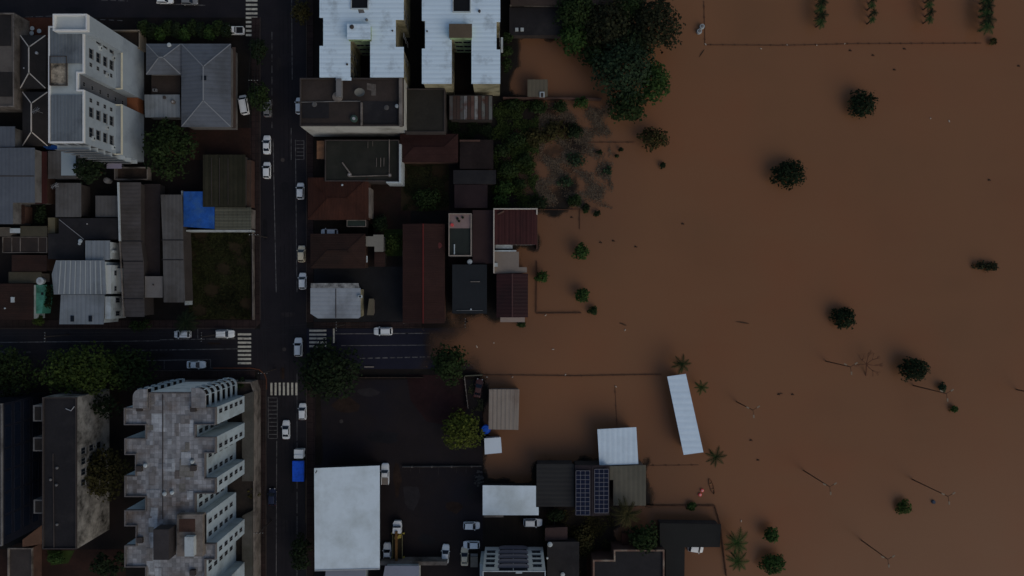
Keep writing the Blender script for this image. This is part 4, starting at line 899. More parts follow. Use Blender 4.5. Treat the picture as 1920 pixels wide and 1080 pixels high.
sheet("yard", rc(1100,1030,1160,1120), .05, mat("muddy_earth", c(33,20,16), .9, .3, .3))

# ================================================================== 6. cars
M_head = mat("headlamp_lens", c(120,126,130), .2, .05, 1); M_tail = mat("tail_lamp", (.15,.01,.01), .3, .05, 1); M_tyre = mat("tyre_rubber", (.015,.015,.015), .8, .05, 1)
M_wind = mat("car_glass", (.008,.011,.018), .1, .05, 1, spec=.4)
def paint(nm, col): return mat("car_paint_"+nm, col, .35, .04, 1, spec=.4)
def car(kind, pm, label, bedm=None):
    root = empty("parked_car" if kind != 'pickup' else "parked_pickup", 0, 0, 0, label, "car" if kind != 'pickup' else "pickup")
    L = {'sedan':4.4,'hatch':3.9,'van':4.6,'pickup':5.0,'suv':4.4}[kind]; wd = .88 if kind in ('sedan','hatch') else .93
    hd = .92 if kind in ('sedan','hatch') else 1.05
    st = [(-L/2,.78,.62),(-L/2+.12,.92,.85),(-L/2+.5,.99,hd),(-L*.15,1.0,hd+.02),(L*.18,1.0,hd),(L/2-.7,.97,hd-.1),(L/2-.25,.88,hd-.22),(L/2-.05,.72,hd-.35),(L/2,.55,.5)]
    prof = lambda w_, t: [(-w_*wd*.92,.22),(-w_*wd,.5),(-w_*wd,t*.8),(-w_*wd*.93,t-.04),(-w_*wd*.6,t),(0,t+.02),(w_*wd*.6,t),(w_*wd*.93,t-.04),(w_*wd,t*.8),(w_*wd,.5),(w_*wd*.92,.22)]
    mb = MB(); vs = []; n = 11
    for x, ww, t in st: vs += [(x,y,z) for y, z in prof(ww, t)]
    fs = [(i*n+j,(i+1)*n+j,(i+1)*n+j+1,i*n+j+1) for i in range(len(st)-1) for j in range(n-1)]
    fs = [f[::-1] for f in fs]; fs += [tuple(range(n)), tuple(range((len(st)-1)*n+n-1, (len(st)-1)*n-1, -1))]
    mb.add(vs, fs)
    # cabin: (x, half width, z)
    cb = {'sedan':[(L*.22,.82,hd),(L*.03,.68,1.42),(-L*.2,.66,1.44),(-L*.36,.76,hd+.02)],'hatch':[(L*.25,.82,hd),(L*.07,.68,1.46),(-L*.36,.66,1.46),(-L*.46,.74,hd+.02)],
          'suv':[(L*.22,.84,hd),(L*.08,.70,1.66),(-L*.38,.70,1.66),(-L*.46,.78,hd+.05)],'van':[(L*.34,.84,hd),(L*.2,.76,1.85),(-L*.44,.76,1.88),(-L*.48,.82,hd+.05)],'pickup':[(L*.2,.84,hd),(L*.08,.70,1.65),(-L*.1,.70,1.65),(-L*.14,.80,hd+.05)]}[kind]
    vs = []
    for x, ww, z in cb: vs += [(x,-ww,z),(x,-ww*.8,z+.035 if z > hd+.1 else z),(x,0,z+.06 if z > hd+.1 else z),(x,ww*.8,z+.035 if z > hd+.1 else z),(x,ww,z)]
    fs = []
    for i in range(3):
        for j in range(4): fs.append((i*5+j,i*5+j+1,(i+1)*5+j+1,(i+1)*5+j))
    mb.add(vs, [f[::-1] for f in fs])
    # cabin sides
    lo = [(cb[0][0],hd),(cb[3][0],hd)]
    for s in (-1,1):
        q = [(cb[0][0],s*cb[0][1],hd),(cb[1][0],s*cb[1][1],cb[1][2]),(cb[2][0],s*cb[2][1],cb[2][2]),(cb[3][0],s*cb[3][1],hd)]; mb.add(q, [(0,1,2,3) if s < 0 else (3,2,1,0)])
    if kind == 'pickup':
        pass
    mb.build("body", pm, root, smooth=False)
    def quad(name, pts, m, up=.015):
        p = [Vector(v) for v in pts]; nn = (p[1]-p[0]).cross(p[2]-p[0]).normalized(); ce = sum(p, Vector())/4
        if nn.dot(ce-Vector((0,0,.9))) < 0: nn = -nn
        a = [v+nn*up for v in p]; b_ = [v-nn*.01 for v in p]; return MB().add(a+b_, [(0,1,2,3),(7,6,5,4),(0,4,5,1),(1,5,6,2),(2,6,7,3),(3,7,4,0)]).build(name, m, root)
    def ins(p, q, t): return tuple(a+(b_-a)*t for a, b_ in zip(p, q))
    F = cb
    quad("windshield", [(F[0][0]-.04,-F[0][1]*.9,F[0][2]+.05),(F[0][0]-.04,F[0][1]*.9,F[0][2]+.05),(F[1][0]+.06,F[1][1]*.88,F[1][2]-.03),(F[1][0]+.06,-F[1][1]*.88,F[1][2]-.03)], M_wind, .05)
    quad("rear_window", [(F[3][0]+.05,-F[3][1]*.86,F[3][2]+.08),(F[3][0]+.05,F[3][1]*.86,F[3][2]+.08),(F[2][0]-.04,F[2][1]*.85,F[2][2]-.05),(F[2][0]-.04,-F[2][1]*.85,F[2][2]-.05)], M_wind, .05)
    for s in (-1,1):
        a = F[0]; b1 = F[1]; c1 = F[2]; d = F[3]
        quad("side_window", [(a[0]-.25,s*(a[1]-.015),hd+.06),(b1[0]-.02,s*(b1[1]+.01),b1[2]-.08),(c1[0]+.02,s*(c1[1]+.01),c1[2]-.08),(d[0]+.25,s*(d[1]+.0),hd+.1)], M_wind, .03)
        MB().box(a[0]-.3,a[0]-.12,s*(wd+.0),s*(wd+.16),hd+.02,hd+.16).build("mirror", pm, root)
        MB().box(L/2-.32,L/2-.02,s*.44,s*.68,.5,.64).build("headlight", M_head, root)
        MB().box(-L/2-.01,-L/2+.1,s*.5,s*.74,.6,.76).build("tail_light", M_tail, root)
        for wx_ in (L/2-.85,-L/2+.8):
            tw = MB().tube([(wx_,s*(wd-.2),.32),(wx_,s*(wd+.01),.32)], [.32,.32], 14).build("wheel", M_tyre, root)
            MB().tube([(wx_,s*(wd),.32),(wx_,s*(wd+.025),.32)], [.2,.18], 10).build("rim", M_steel, tw)
    MB().box(L/2-.01,L/2+.03,-.3,.3,.42,.52).build("grille", M_tyre, root)
    if kind == 'pickup':
        MB().box(-L/2+.15,-L*.16,-.72,.72,hd+.02,hd+.05).build("cargo_bed", bedm or M_tyre, root)
        for s in (-1,1): MB().box(-L/2+.08,-L*.15,s*.74,s*.86,hd-.05,hd+.1).build("bed_side", pm, root)
    if kind in ('suv','van'):
        for s in (-1,1): MB().box(cb[2][0]+.1,cb[1][0]-.1,s*.55,s*.6,cb[1][2]+.05,cb[1][2]+.09).build("roof_rail", M_steel, root)
    return root
PW = paint("white", c(142,150,156)); PC = paint("cream", c(132,130,116)); PG = paint("silver_grey", c(74,78,82)); PB = paint("navy", c(16,22,40)); PK = paint("charcoal", c(34,36,40)); PR = paint("faded_red", c(46,26,23))
CARS = [ # kind paint cx cy heading(deg, front; 0 = right in photo, 90 = up) label extra z
 ('sedan',PW,500,271,90,"upper of the two white cars parked in line on the left of the street"),
 ('hatch',PW,500,319,90,"lower of the two white cars parked in line on the left of the street"),
 ('hatch',PW,563,358,90,"white car parked on the right of the street, beside the red tiled house"),
 ('hatch',PC,565,476,90,"off-white car parked on the right of the street, beside the dark brown roof"),
 ('hatch',PW,567,527,90,"white car parked on the right of the street, just above the cut corner shop"),
 ('suv',PW,559,651,90,"white car at the junction, half under the big dark tree"),
 ('hatch',PW,567,772,90,"white car parked by the verge below the big dark tree"),
 ('sedan',PW,536,806,90,"white car driving up the lane beside the ladder marking"),
 ('hatch',PB,510,932,90,"dark blue car parked at the left kerb across from the blue truck"),
 ('hatch',PW,341,627,180,"white car on the left street, half hidden by the small palm"),
 ('suv',PW,421,626,0,"white car parked on the left street next to the zebra crossing"),
 ('sedan',PW,367,684,0,"white car parked alone on the lower side of the left street"),
 ('suv',PW,718,621,180,"white car parked on the street that runs into the flood"),
 ('hatch',PW,308,-1,0,"white car at the top edge, left of the dark one"),
 ('hatch',PG,354,1,0,"dark grey car at the top edge, beside the white one"),
 ('pickup',PW,437,57,180,"small white pickup with black bed on the upper pavement by the hedge"),
 ('van',PW,457,196,100,"white van tucked beside the street tree next to the hipped house"),
 ('hatch',PG,501,203,90,"grey car mostly hidden under the street tree"),
 ('hatch',PW,561,198,90,"white car half hidden by the brown flat roofed building"),
 ('pickup',PW,722,889,90,"white pickup with grey bed beside the big white hall"),
 ('pickup',PW,726,1038,90,"small white pickup beside the crane truck"),
 ('sedan',PW,835,1039,86,"long white sedan in the car park, leftmost of the cars near its right side"),
 ('hatch',PW,884,986,0,"white car parked sideways, topmost by the right side of the car park"),
 ('hatch',PW,884,1022,180,"white car parked sideways right above the cream car"),
 ('sedan',PC,871,1044,90,"cream car parked upright in the lower car park"),
 ('suv',PW,999,980,0,"white car on the dark court below the wide white roof"),
 ('hatch',PW,617,436,180,"white car in the gap between the red tiled and dark brown houses"),
 ('sedan',PR,897,728,80,"faded red car in the weedy strip beside the flood"),
]
protos = {}
for i, (kd, pm, px, py, hd_, lab) in enumerate(CARS):
    key = (kd, pm.name, px == 437)
    if key not in protos: o = protos[key] = car(kd, pm, lab, (M_black if px == 437 else M_conc) if kd == 'pickup' else None)
    else: o = copy_tree(protos[key])
    z = .03
    if py == 980: z = .05
    x, y = W(px, py, .9); o.location = (x, y, z); o.rotation_euler = (0, 0, R(hd_)); o["label"] = lab; o["group"] = "cars standing in the streets and car parks"
# flooded white car, nose down under the shed edge
o = copy_tree(protos[('hatch', PW.name, False)]); x, y = W(1304,1028,0); o.location = (x, y, -.55); o.rotation_euler = (0, R(6), R(-10)); o["label"] = "white car drowned to its windows at the edge of the black shed roof"; o["group"] = "cars standing in the streets and car parks"
# covered grey trailer by the cream car
x, y = W(889,1051,1); t = empty("covered_trailer", x, y, 0, "small grey covered trailer parked right of the cream car", "trailer")
MB().box(x-.85,x+.85,y-1.5,y+.9,.5,1.15).build("tarpaulin", mat("grey_tarpaulin", c(74,72,68), .8, .15, 1.5, bump=.5), t)
MB().box(x-.85,x+.85,y+.92,y+1.5,.45,.95).build("front_box", M_grey, t)
for s in (-1,1): MB().tube([(x+s*.7,y,.3),(x+s*.95,y,.3)],[.3,.3],12).build("wheel", M_tyre, t)
# truck with blue cover
x, y = W(562,872,1.2); t = empty("cargo_truck", x, y, 0, "white truck with a bright blue covered load parked by the street", "truck")
a = lambda px, py, z=1.5: W(px, py, z)
MB().box(x-1.05,x+1.05,a(0,860)[1]+.3,a(0,842)[1],.5,2.1).build("cab", PW, t)
MB().box(x-.95,x+.95,a(0,842)[1]-.55,a(0,842)[1]+.02,1.3,2.02).build("windshield", M_wind, t)
MB().box(x-1.0,x+1.0,a(0,850)[1]-1.0,a(0,850)[1]-.2,2.1,2.3).build("cab_roof", PW, t)
MB().box(x-.8,x+.8,a(0,864)[1],a(0,858)[1]+.2,.6,1.3).build("chassis", mat("greenish_chassis", c(46,56,54), .7, .2, 1), t)
MB().box(x-1.2,x+1.2,a(0,902,2.6)[1],a(0,866,2.6)[1],.9,2.2).build("cargo_box", M_dark, t)
MB().prism([(x-1.3,a(0,903,2.6)[1]),(x+1.3,a(0,903,2.6)[1]),(x+1.3,a(0,865,2.6)[1]),(x-1.3,a(0,865,2.6)[1])], 2.0, 2.6, bottom=False).build("blue_cover", mat("truck_tarpaulin", c(18,58,146), .5, .12, .8, stain=c(14,44,110), stain_amt=.4, stain_scale=.8, bump=.6), t)
for yy in (a(0,850)[1], a(0,880)[1], a(0,894)[1]):
    for s in (-1,1): MB().tube([(x+s*.8,yy,.5),(x+s*1.15,yy,.5)],[.5,.5],14).build("wheel", M_tyre, t)
# crane truck
x, y = W(745,1015,1.5); t = empty("crane_truck", x, y, 0, "white cabbed crane truck with a long yellow boom in the car park", "crane truck")
MY = mat("crane_yellow", c(112,104,48), .55, .15, 1, stain=c(60,50,28), stain_amt=.35, stain_scale=1); MO = mat("crane_ochre", c(62,46,26), .7, .2, 1)
yt = a(0,979,2.2)[1]
MB().prism([(x-1.0,yt-1.7),(x+1.0,yt-1.7),(x+1.0,yt-.5),(x+.75,yt),(x-.75,yt),(x-1.0,yt-.5)], .6, 1.5).build("cab", PW, t)
MB().prism([(x-1.0,yt-2.6),(x+1.0,yt-2.6),(x+.9,yt-1.3),(x-.9,yt-1.3)], .6, 2.3).build("cab_rear", PW, t)
MB().box(x-.85,x+.85,yt-1.4,yt-1.1,1.45,2.2).build("windshield", M_wind, t)
for s in (-1,1): MB().box(x+s*1.05,x+s*1.25,yt-.3,yt-.1,1.4,1.8).build("mirror", M_tyre, t)
yb = a(0,1052,1.5)[1]
MB().box(x-1.15,x+1.15,yb,yt-2.9,.8,1.15).build("deck", mat("truck_deck", c(26,24,18), .8, .2, 1), t)
for s in (-1,1): MB().box(x+s*1.2,x+s*1.05,yb+.4,yt-3.2,1.15,1.5).build("side_rail", mat("crane_rail", c(70,68,50), .6, .2, 1), t)
bm_ = MB().box(x-.32,x+.22,yb-.6,yt-2.0,2.3,2.75); bm_.build("boom", MO, t)
MB().box(x-.18,x+.1,yb-1.2,yb-.3,2.3,2.7).build("boom_head", MY, t)
MB().tube([(x-.1,yt-3.6,1.1),(x-.1,yt-3.6,2.3)],[.6,.5],12).build("slew_column", MY, t)
MB().box(x+.35,x+.95,yt-3.7,yt-3.0,1.15,2.3).build("operator_seat", MY, t)
for s in (-1,1):
    for yy in (yt-3.1, yb+.6): MB().box(x+s*1.1,x+s*1.55,yy-.12,yy+.12,.3,.95).build("outrigger", MY, t)
for yy in (yt-.9, yb+1.4, yb+2.8):
    for s in (-1,1): MB().tube([(x+s*.8,yy,.5),(x+s*1.14,yy,.5)],[.5,.5],14).build("wheel", M_tyre, t)

# ================================================================== 7. vegetation
def leafmat(nm, col, isl=.35): return mat("leaf_"+nm, col, .8, .45, .45, island=isl, spec=.1)
L_dark = leafmat("dark_green", c(20,30,14)); L_green = leafmat("green", c(26,41,18)); L_olive = leafmat("olive", c(31,42,17)); L_yel = leafmat("yellow_green", c(43,50,18))
L_deep = leafmat("deep_green", c(14,22,12)); L_blue = leafmat("blue_green", c(22,33,23)); L_brown = leafmat("olive_brown", c(32,31,16)); L_grass = leafmat("weed_green", c(28,38,17))
L_palm = leafmat("palm_green", c(24,40,20)); L_bright = leafmat("bright_green", c(25,40,18)); L_umber = leafmat("umber_green", c(21,24,15))
M_bark = mat("bark", c(44,34,26), .9, .3, 1)
def leaves(cx, cy, blobs, n, size, seed, squash=.8, ragged=.35):
    """n leaf quads on and in a set of blobs [(x,y,z,r)], returns verts, faces (numpy)"""
    g = np.random.default_rng(seed); bl = np.array(blobs); wts = bl[:,3]**2; idx = g.choice(len(bl), n, p=wts/wts.sum())
    d = g.normal(size=(n,3)); d[:,2] = np.abs(d[:,2])*g.choice([1,1,1,-.6], n); d /= np.linalg.norm(d, axis=1)[:,None]
    rad = bl[idx,3]*(1-ragged*g.random(n)**1.6)*(1+.12*g.normal(size=n)); p = bl[idx,:3]+d*rad[:,None]*np.array([1,1,squash])
    nrm = d*.7+g.normal(size=(n,3))*.45+np.array([0,0,.55]); nrm /= np.linalg.norm(nrm, axis=1)[:,None]
    t = np.cross(nrm, g.normal(size=(n,3))); t /= np.linalg.norm(t, axis=1)[:,None]; b = np.cross(nrm, t)
    s = size*(.6+.8*g.random(n))[:,None]; q = .55+.3*g.random(n)[:,None]
    v = np.stack([p-t*s, p-b*s*q+nrm*s*.12, p+t*s, p+b*s*q+nrm*s*.12], 1).reshape(-1,3)
    return v
def crown_mesh(v, m, name, parent):
    n = len(v)//4; me = D.meshes.new(name); loc = LOC[parent.name]; v = v-np.array(loc)
    me.vertices.add(len(v)); me.vertices.foreach_set("co", v.astype(np.float32).ravel()); me.loops.add(4*n); me.loops.foreach_set("vertex_index", np.arange(4*n, dtype=np.int32))
    me.polygons.add(n); me.polygons.foreach_set("loop_start", np.arange(0,4*n,4,dtype=np.int32)); me.update(calc_edges=True); me.materials.append(m)
    o = D.objects.new(name, me); COL.objects.link(o); o.parent = parent; return o
TS = [100]
def tree(label, px, py, rx, ry, h, m, name="tree", cat="tree", group=None, dens=1.0, size=.42, nb=None, z0=None, sub=0, limbs=True, ragged=.35):
    """px,py,rx,ry: crown centre and half-extents in the photo at crown height"""
    TS[0] += 1; seed = TS[0]; g = random.Random(seed)
    hc = h*.72; x, y = W(px, py, hc); k = (1-hc/H)/S; ax, ay = rx*k, ry*k; r = min(ax, ay)
    gg = gz1(x, y) if z0 is None else z0
    root = empty(name, x, y, gg, label, cat, group)
    nb = nb or max(5, int(ax*ay*1.1)); bl = []; 
    if rx < 40 or dens > 1.05:
        for i in range(3): bl.append((x+(i-1)*max(0,ax-r)*.8, y+(i-1)*max(0,ay-r)*.8, hc-r*.1, r*.74))
    for i in range(nb):
        t = (i*2.4)+g.random()*.8; q = math.sqrt((i+.5)/nb)*.95; br = r*(.24+.2*g.random()) if r > 1.5 else r*(.4+.2*g.random())
        bx, by = x+math.cos(t)*q*(ax-br*.6), y+math.sin(t)*q*(ay-br*.6)
        bz = hc+(h-hc)*(1-q*q)*.9*g.uniform(.6,1.1)-br*.6+(-.25*h*g.random()*q)
        bl.append((bx, by, bz, br))
    area = math.pi*ax*ay; n = int(area*dens*5.0/(size*size*1.2)*.42)+60; n = min(n, 26000)
    crown_mesh(leaves(x, y, bl, n, size, seed, ragged=ragged), m, "crown", root)
    tr = MB().tube([(x+g.uniform(-.1,.1), y, gg-(0 if gg > -.2 else .2)), (x, y+g.uniform(-.2,.2), gg+(hc-gg)*.5), (x, y, hc)], [max(.12,r*.07), max(.1,r*.055), max(.05,r*.025)], 8)
    for b_ in bl[:min(9,len(bl))]:
        if limbs: s = gg+(hc-gg)*g.uniform(.45,.8); tr.tube([(x,y,s),((x+b_[0])/2,(y+b_[1])/2,(s+b_[2])/2+.3),(b_[0],b_[1],b_[2])], [max(.05,r*.03),max(.04,r*.022),.03], 5)
    tr.build("trunk", M_bark, root); return root
def palm(label, px, py, rpx, h, m=None, nf=12, group=None, gap=0, name="palm_tree", wide=.5, tilt=0):
    TS[0] += 1; g = random.Random(TS[0]); x, y = W(px, py, h); L = rpx*(1-h/H)/S; gg = gz1(x, y)
    root = empty(name, x, y, gg, label, "palm", group); m = m or L_palm
    MB().tube([(x+.3,y-.2,gg-.3),(x+.1,y,h*.5),(x,y,h)], [.22,.17,.14], 8).build("trunk", M_bark, root)
    for i in range(nf):
        t = 2*math.pi*i/nf+g.uniform(-.2,.2); l = L*g.uniform(.8,1.1); up = g.uniform(.15,.5); mb = MB(); K_ = 9; pts = []
        for k in range(K_+1):
            s = k/K_; pts.append(Vector((x+math.cos(t+tilt*s)*l*s, y+math.sin(t+tilt*s)*l*s, h+l*(up*s*1.4-up*1.9*s*s))))
        dx = Vector((-math.sin(t), math.cos(t), 0))
        for k in range(K_):
            s = (k+.5)/K_; ww = l*wide*.42*math.sin(math.pi*min(1,s*.9+.12))**.7+.05; p0, p1 = pts[k], pts[k+1]; fw = (p1-p0)
            for sg in (-1,1):
                for j in (0,.5):
                    a0 = p0.lerp(p1, j); tip = a0+dx*sg*ww+fw*.9+Vector((0,0,-ww*.35)); b0 = a0+fw*.42
                    mb.add([a0, b0, tip+fw*.1, tip], [(0,1,2,3)])
        mb.tube([tuple(q) for q in pts], [.05]*len(pts), 4); mb.build("frond", m, root)
    return root
def bush(label, px, py, r, h, m, group=None, **k): return tree(label, px, py, r, k.pop('ry', r), h, m, "bush", "bush", group, size=k.pop('size', .26), limbs=False, **k)
# --- west
tree("large yellow-green tree on the lower left street, brightest crown there", 145, 697, 86, 50, 11, L_olive, dens=1.1, size=.36)
tree("dark green tree at the left photo edge beside the bright street tree", 6, 702, 56, 50, 9, L_dark, size=.36)
tree("dark tree between the bright street tree and the grey stepped tower", 236, 692, 50, 46, 8, L_dark, size=.36)
tree("dark tree with drooping brown branches over the stained pale side wall", 195, 762, 34, 26, 9, L_deep, dens=.5, size=.36)
tree("large round dark tree below the white tower", 311, 278, 52, 58, 9, L_dark, size=.36)
tree("shaggy dark palm-like tree against the foot of the white tower", 165, 317, 33, 28, 8, L_deep, size=.4)
tree("olive tree growing against the stained wall of the black roofed block", 186, 890, 56, 50, 11, L_brown, size=.36)
tree("broad very dark tree on the corner of the junction", 613, 697, 66, 57, 10, L_deep, dens=1.2, size=.36)
tree("dark tree standing where the street meets the flood", 843, 684, 37, 41, 8, L_dark, dens=1.1, size=.33)
tree("bright yellow-green tree beside the beige shelter", 866, 809, 43, 40, 7, L_yel, dens=1.1, size=.3)
tree("small dark street tree above the white van", 484, 92, 20, 26, 6, L_deep, size=.3)
tree("dark street tree over the hidden grey car", 484, 182, 24, 32, 7, L_dark, size=.3)
tree("dim brownish street tree left of the first white apartment roof", 563, 22, 22, 26, 6, L_brown, dens=.7, size=.3)
for i in range(11):
    bush("one of the dark hedge shrubs along the upper pavement", 268+i*15.5, 57+(i%3-1)*5, 14, 3.2, (L_dark,L_deep,L_green)[i%3], "hedge shrubs by the upper street", ry=19)
tree("narrow dark tree on the verge beside the white hall", 562, 1040, 22, 40, 6, L_deep, size=.3, dens=.8)
bush("low dark shrub in the back lawn behind the red tiled house", 800, 372, 34, 2.5, L_dark, ry=24, dens=.8)
bush("small shrub beside the dark brown shed in the back lawn", 712, 420, 18, 2.2, L_deep)
bush("yellow-green shrub right of the pale L-shaped slab", 738, 455, 17, 2.4, L_olive, ry=24)
tree("dark tree at the lower left behind the black roofed block", 200, 1060, 42, 26, 6, L_deep, size=.34, dens=.7)
bush("bright green shrub at the lower left corner, in the red yard", 104, 1046, 20, 2, L_bright, ry=13, dens=.6)
bush("olive shrub between the turquoise terrace and the silver roofs", 72, 601, 13, 3, L_olive, ry=11)
bush("dark bushes under the silver roofs along the left street", 262, 610, 26, 3, L_dark, ry=12, dens=.7)
palm("small dark palm over the half hidden white car on the left street", 348, 606, 26, 5.5, L_deep, 13)
bush("dark vine beside the pale flat house and the long grey roof", 87, 555, 14, 3, L_deep, ry=30)
bush("overgrown shrub between the warehouse and the grey roofs", 75, 402, 14, 3, L_deep, ry=24, dens=.6)
bush("dark shrub hanging over the podium edge of the stepped tower", 452, 722, 12, 4.5, L_dark, z0=3)
bush("dark tangled shrub beside the lower podium of the stepped tower", 470, 930, 14, 4, L_brown, ry=26)
bush("bush under the white apartment roofs by the flooded yard", 951, 95, 13, 4, L_dark, ry=44, dens=.8)
# --- the dark clump over the flood
for lab, a_, b_, ra, rb, hh, mm in (
 ("topmost left tree of the big dark clump over the flood", 1082, 20, 44, 42, 8, L_dark),
 ("green tree at the left end of the big dark clump, by the flooded yard", 1080, 68, 38, 36, 7, L_green),
 ("dim olive tree in the middle of the big dark clump", 1145, 50, 58, 58, 9, L_umber),
 ("olive topped tree at the upper right of the big dark clump", 1228, 42, 56, 56, 10, L_umber),
 ("large grey-green tree at the lower middle of the big dark clump", 1172, 125, 60, 64, 11, L_blue),
 ("low dark tree between the flooded yard and the middle of the big dark clump", 1122, 104, 34, 30, 7, L_dark),
 ("dark inner tree under the olive top of the big dark clump", 1188, 78, 44, 40, 8, L_deep),
 ("small dark tree at the top edge of the big dark clump", 1180, 14, 34, 28, 8, L_dark),
 ("dark tree hanging from the bottom of the big dark clump", 1178, 196, 44, 36, 8, L_dark),
 ("bright edged tree at the right end of the big dark clump", 1228, 150, 32, 46, 8, L_green)):
    tree(lab, a_, b_, ra, rb, hh, mm, dens=1.2, size=.36, z0=-.6)
tree("low brownish tree drooping into the flood below the dark clump", 1228, 258, 34, 24, 4, L_brown, size=.3, z0=-1, dens=.8)
# --- lone crowns in the flood
g_ = random.Random(17)
for lab, a_, b_, ra, hh, mm in (
 ("small round dark tree in the flood, highest of the lone crowns", 1619, 194, 29, 5, L_deep),
 ("larger round dark tree in the flood, left of the highest lone crown", 1481, 325, 33, 5.5, L_deep),
 ("dark ragged crown in the flood above the dead tree", 1583, 596, 25, 4, L_deep),
 ("round dense dark crown in the flood right of the dead tree", 1716, 692, 30, 6, L_deep),
 ("round green tree in the flood on the thin garden wall", 1090, 472, 19, 4.5, L_green),
 ("small green tree in the flood beside the maroon roofs", 1017, 519, 14, 4, L_green),
 ("green tree at the lower corner of the flooded garden", 1092, 554, 17, 4.5, L_green),
 ("tiny bush in the flood beside the lower garden tree", 1113, 583, 9, 2.5, L_dark),
 ("small bush at the foot of the pale awning", 978, 607, 9, 2.2, L_dark),
 ("dark green tree in the lower flood, above its larger twin", 1447, 1003, 18, 4.5, L_green),
 ("larger dark green tree in the flood at the bottom edge", 1452, 1058, 25, 5, L_green),
 ("loose small green bush in the lower right flood", 1697, 951, 17, 2.5, L_olive),
 ("tiny green sprig in the right flood under the lamp posts", 1790, 767, 8, 1.6, L_green),
 ("faint grey-green sprig beside the right-hand lamp post", 1768, 727, 9, 2, L_blue),
 ("brown withered bush at the right end of the long flooded fence", 1863, 77, 8, 1.6, L_brown),
 ("small dark bush below the drooping brownish tree", 1243, 310, 6, 1.6, L_deep),
 ("small green bush on the lower right garden wall", 1297, 950, 9, 1.5, L_green)):
    tree(lab, a_, b_, ra*g_.uniform(.92,1.12), ra*g_.uniform(.88,1.04), hh*.62, mm, "tree" if ra > 12 else "bush", "tree" if ra > 12 else "bush", size=.27, z0=-2.2, dens=.75 if 'loose' in lab or 'sprig' in lab or 'tangle' in lab or 'withered' in lab else 1.15, limbs=ra > 12)
tree("flat dark tangle of branches at the far right of the flood", 1850, 499, 28, 11, 1.2, L_umber, "bush", "bush", size=.26, z0=-2.2, dens=.8, limbs=False, nb=12, ragged=.7)
palm("small palm in the flood at the top end of the long white shelter", 1279, 683, 19, 4.5, L_dark, 9, wide=.5)
palm("small palm in the flood right of the long white shelter", 1315, 726, 15, 4, L_green, 8, wide=.5)
palm("palm in the flood at the lower end of the long white shelter", 1342, 857, 21, 4.5, L_dark, 9, wide=.5)
palm("large spiky palm against the olive grey roof", 1176, 964, 30, 7, L_brown, 16, wide=.4)
palm("upper of the two palms right of the black flooded shed", 1381, 1018, 27, 5, L_green, 10, wide=.55)
palm("lower of the two palms right of the black flooded shed", 1383, 1052, 24, 5, L_green, 10, wide=.55)
tree("dense dark green tree between the spiky palm and the black parapet roof", 1209, 1012, 34, 32, 7, L_dark, size=.33, dens=1.1)
bush("dark garden shrubs below the dark sheet roof", 1044, 966, 20, 3, L_deep, ry=14, dens=.8)
bush("brown and green plants in the narrow yard under the solar panels", 1096, 1010, 26, 2.2, L_brown, ry=34, dens=.6)
# rows of small trees at the top
for row, (xp, n_, ye, rr_) in enumerate(((1541, 4, 42, 13), (1638, 4, 36, 9), (1745, 4, 35, 10), (1853, 4, 50, 17))):
    pl = ("leftmost", "second", "third", "rightmost")[row]
    for i in range(n_+1):
        palm("one of the small leafy trees in the %s of the four flooded rows" % pl, xp+(i%2)*3-2, ye-i*13, rr_, 2.8, (L_palm, L_deep)[i%2], 7, "small trees in the %s flooded row" % pl, name="row_tree", wide=.8)
# overgrown lot: bushes you can tell apart, and the ground cover as one mass
g_ = random.Random(11)
VEG = [(940,282,22,2.6,L_dark),(968,262,24,2.6,L_dark),(952,318,24,2.6,L_dark),(946,352,22,2.8,L_green),(940,374,20,2.4,L_green),(985,300,20,2.2,L_dark),(1005,256,30,2.0,L_brown),(1040,245,34,1.9,L_brown),(1078,245,22,1.8,L_deep),
       (1012,380,20,2.0,L_deep),(1050,200,18,2.2,L_dark),(1010,200,22,2.0,L_dark),(1090,192,18,2.2,L_green),(965,196,20,1.8,L_dark),(1080,300,24,1.2,L_blue),(1062,340,20,1.0,L_blue),(1140,320,14,.8,L_blue),(1078,376,18,1.2,L_dark),(1124,285,6,1.2,L_deep),(1165,280,5,1.3,L_deep),(1157,292,4,1,L_deep),(1100,388,9,1.2,L_deep),(1120,400,8,1.0,L_deep),(1098,396,6,1,L_dark),(975,345,16,1.4,L_dark)]
for i, (a_, b_, r_, hh, mm) in enumerate(VEG):
    bush("one of the low bushes in the overgrown half flooded lot", a_, b_, r_, hh, mm, "bushes of the overgrown lot", ry=r_*.72, dens=.3 if mm is L_blue else .55 if mm is L_brown else .75, ragged=.75 if mm is L_blue else .45, z0=-.2)
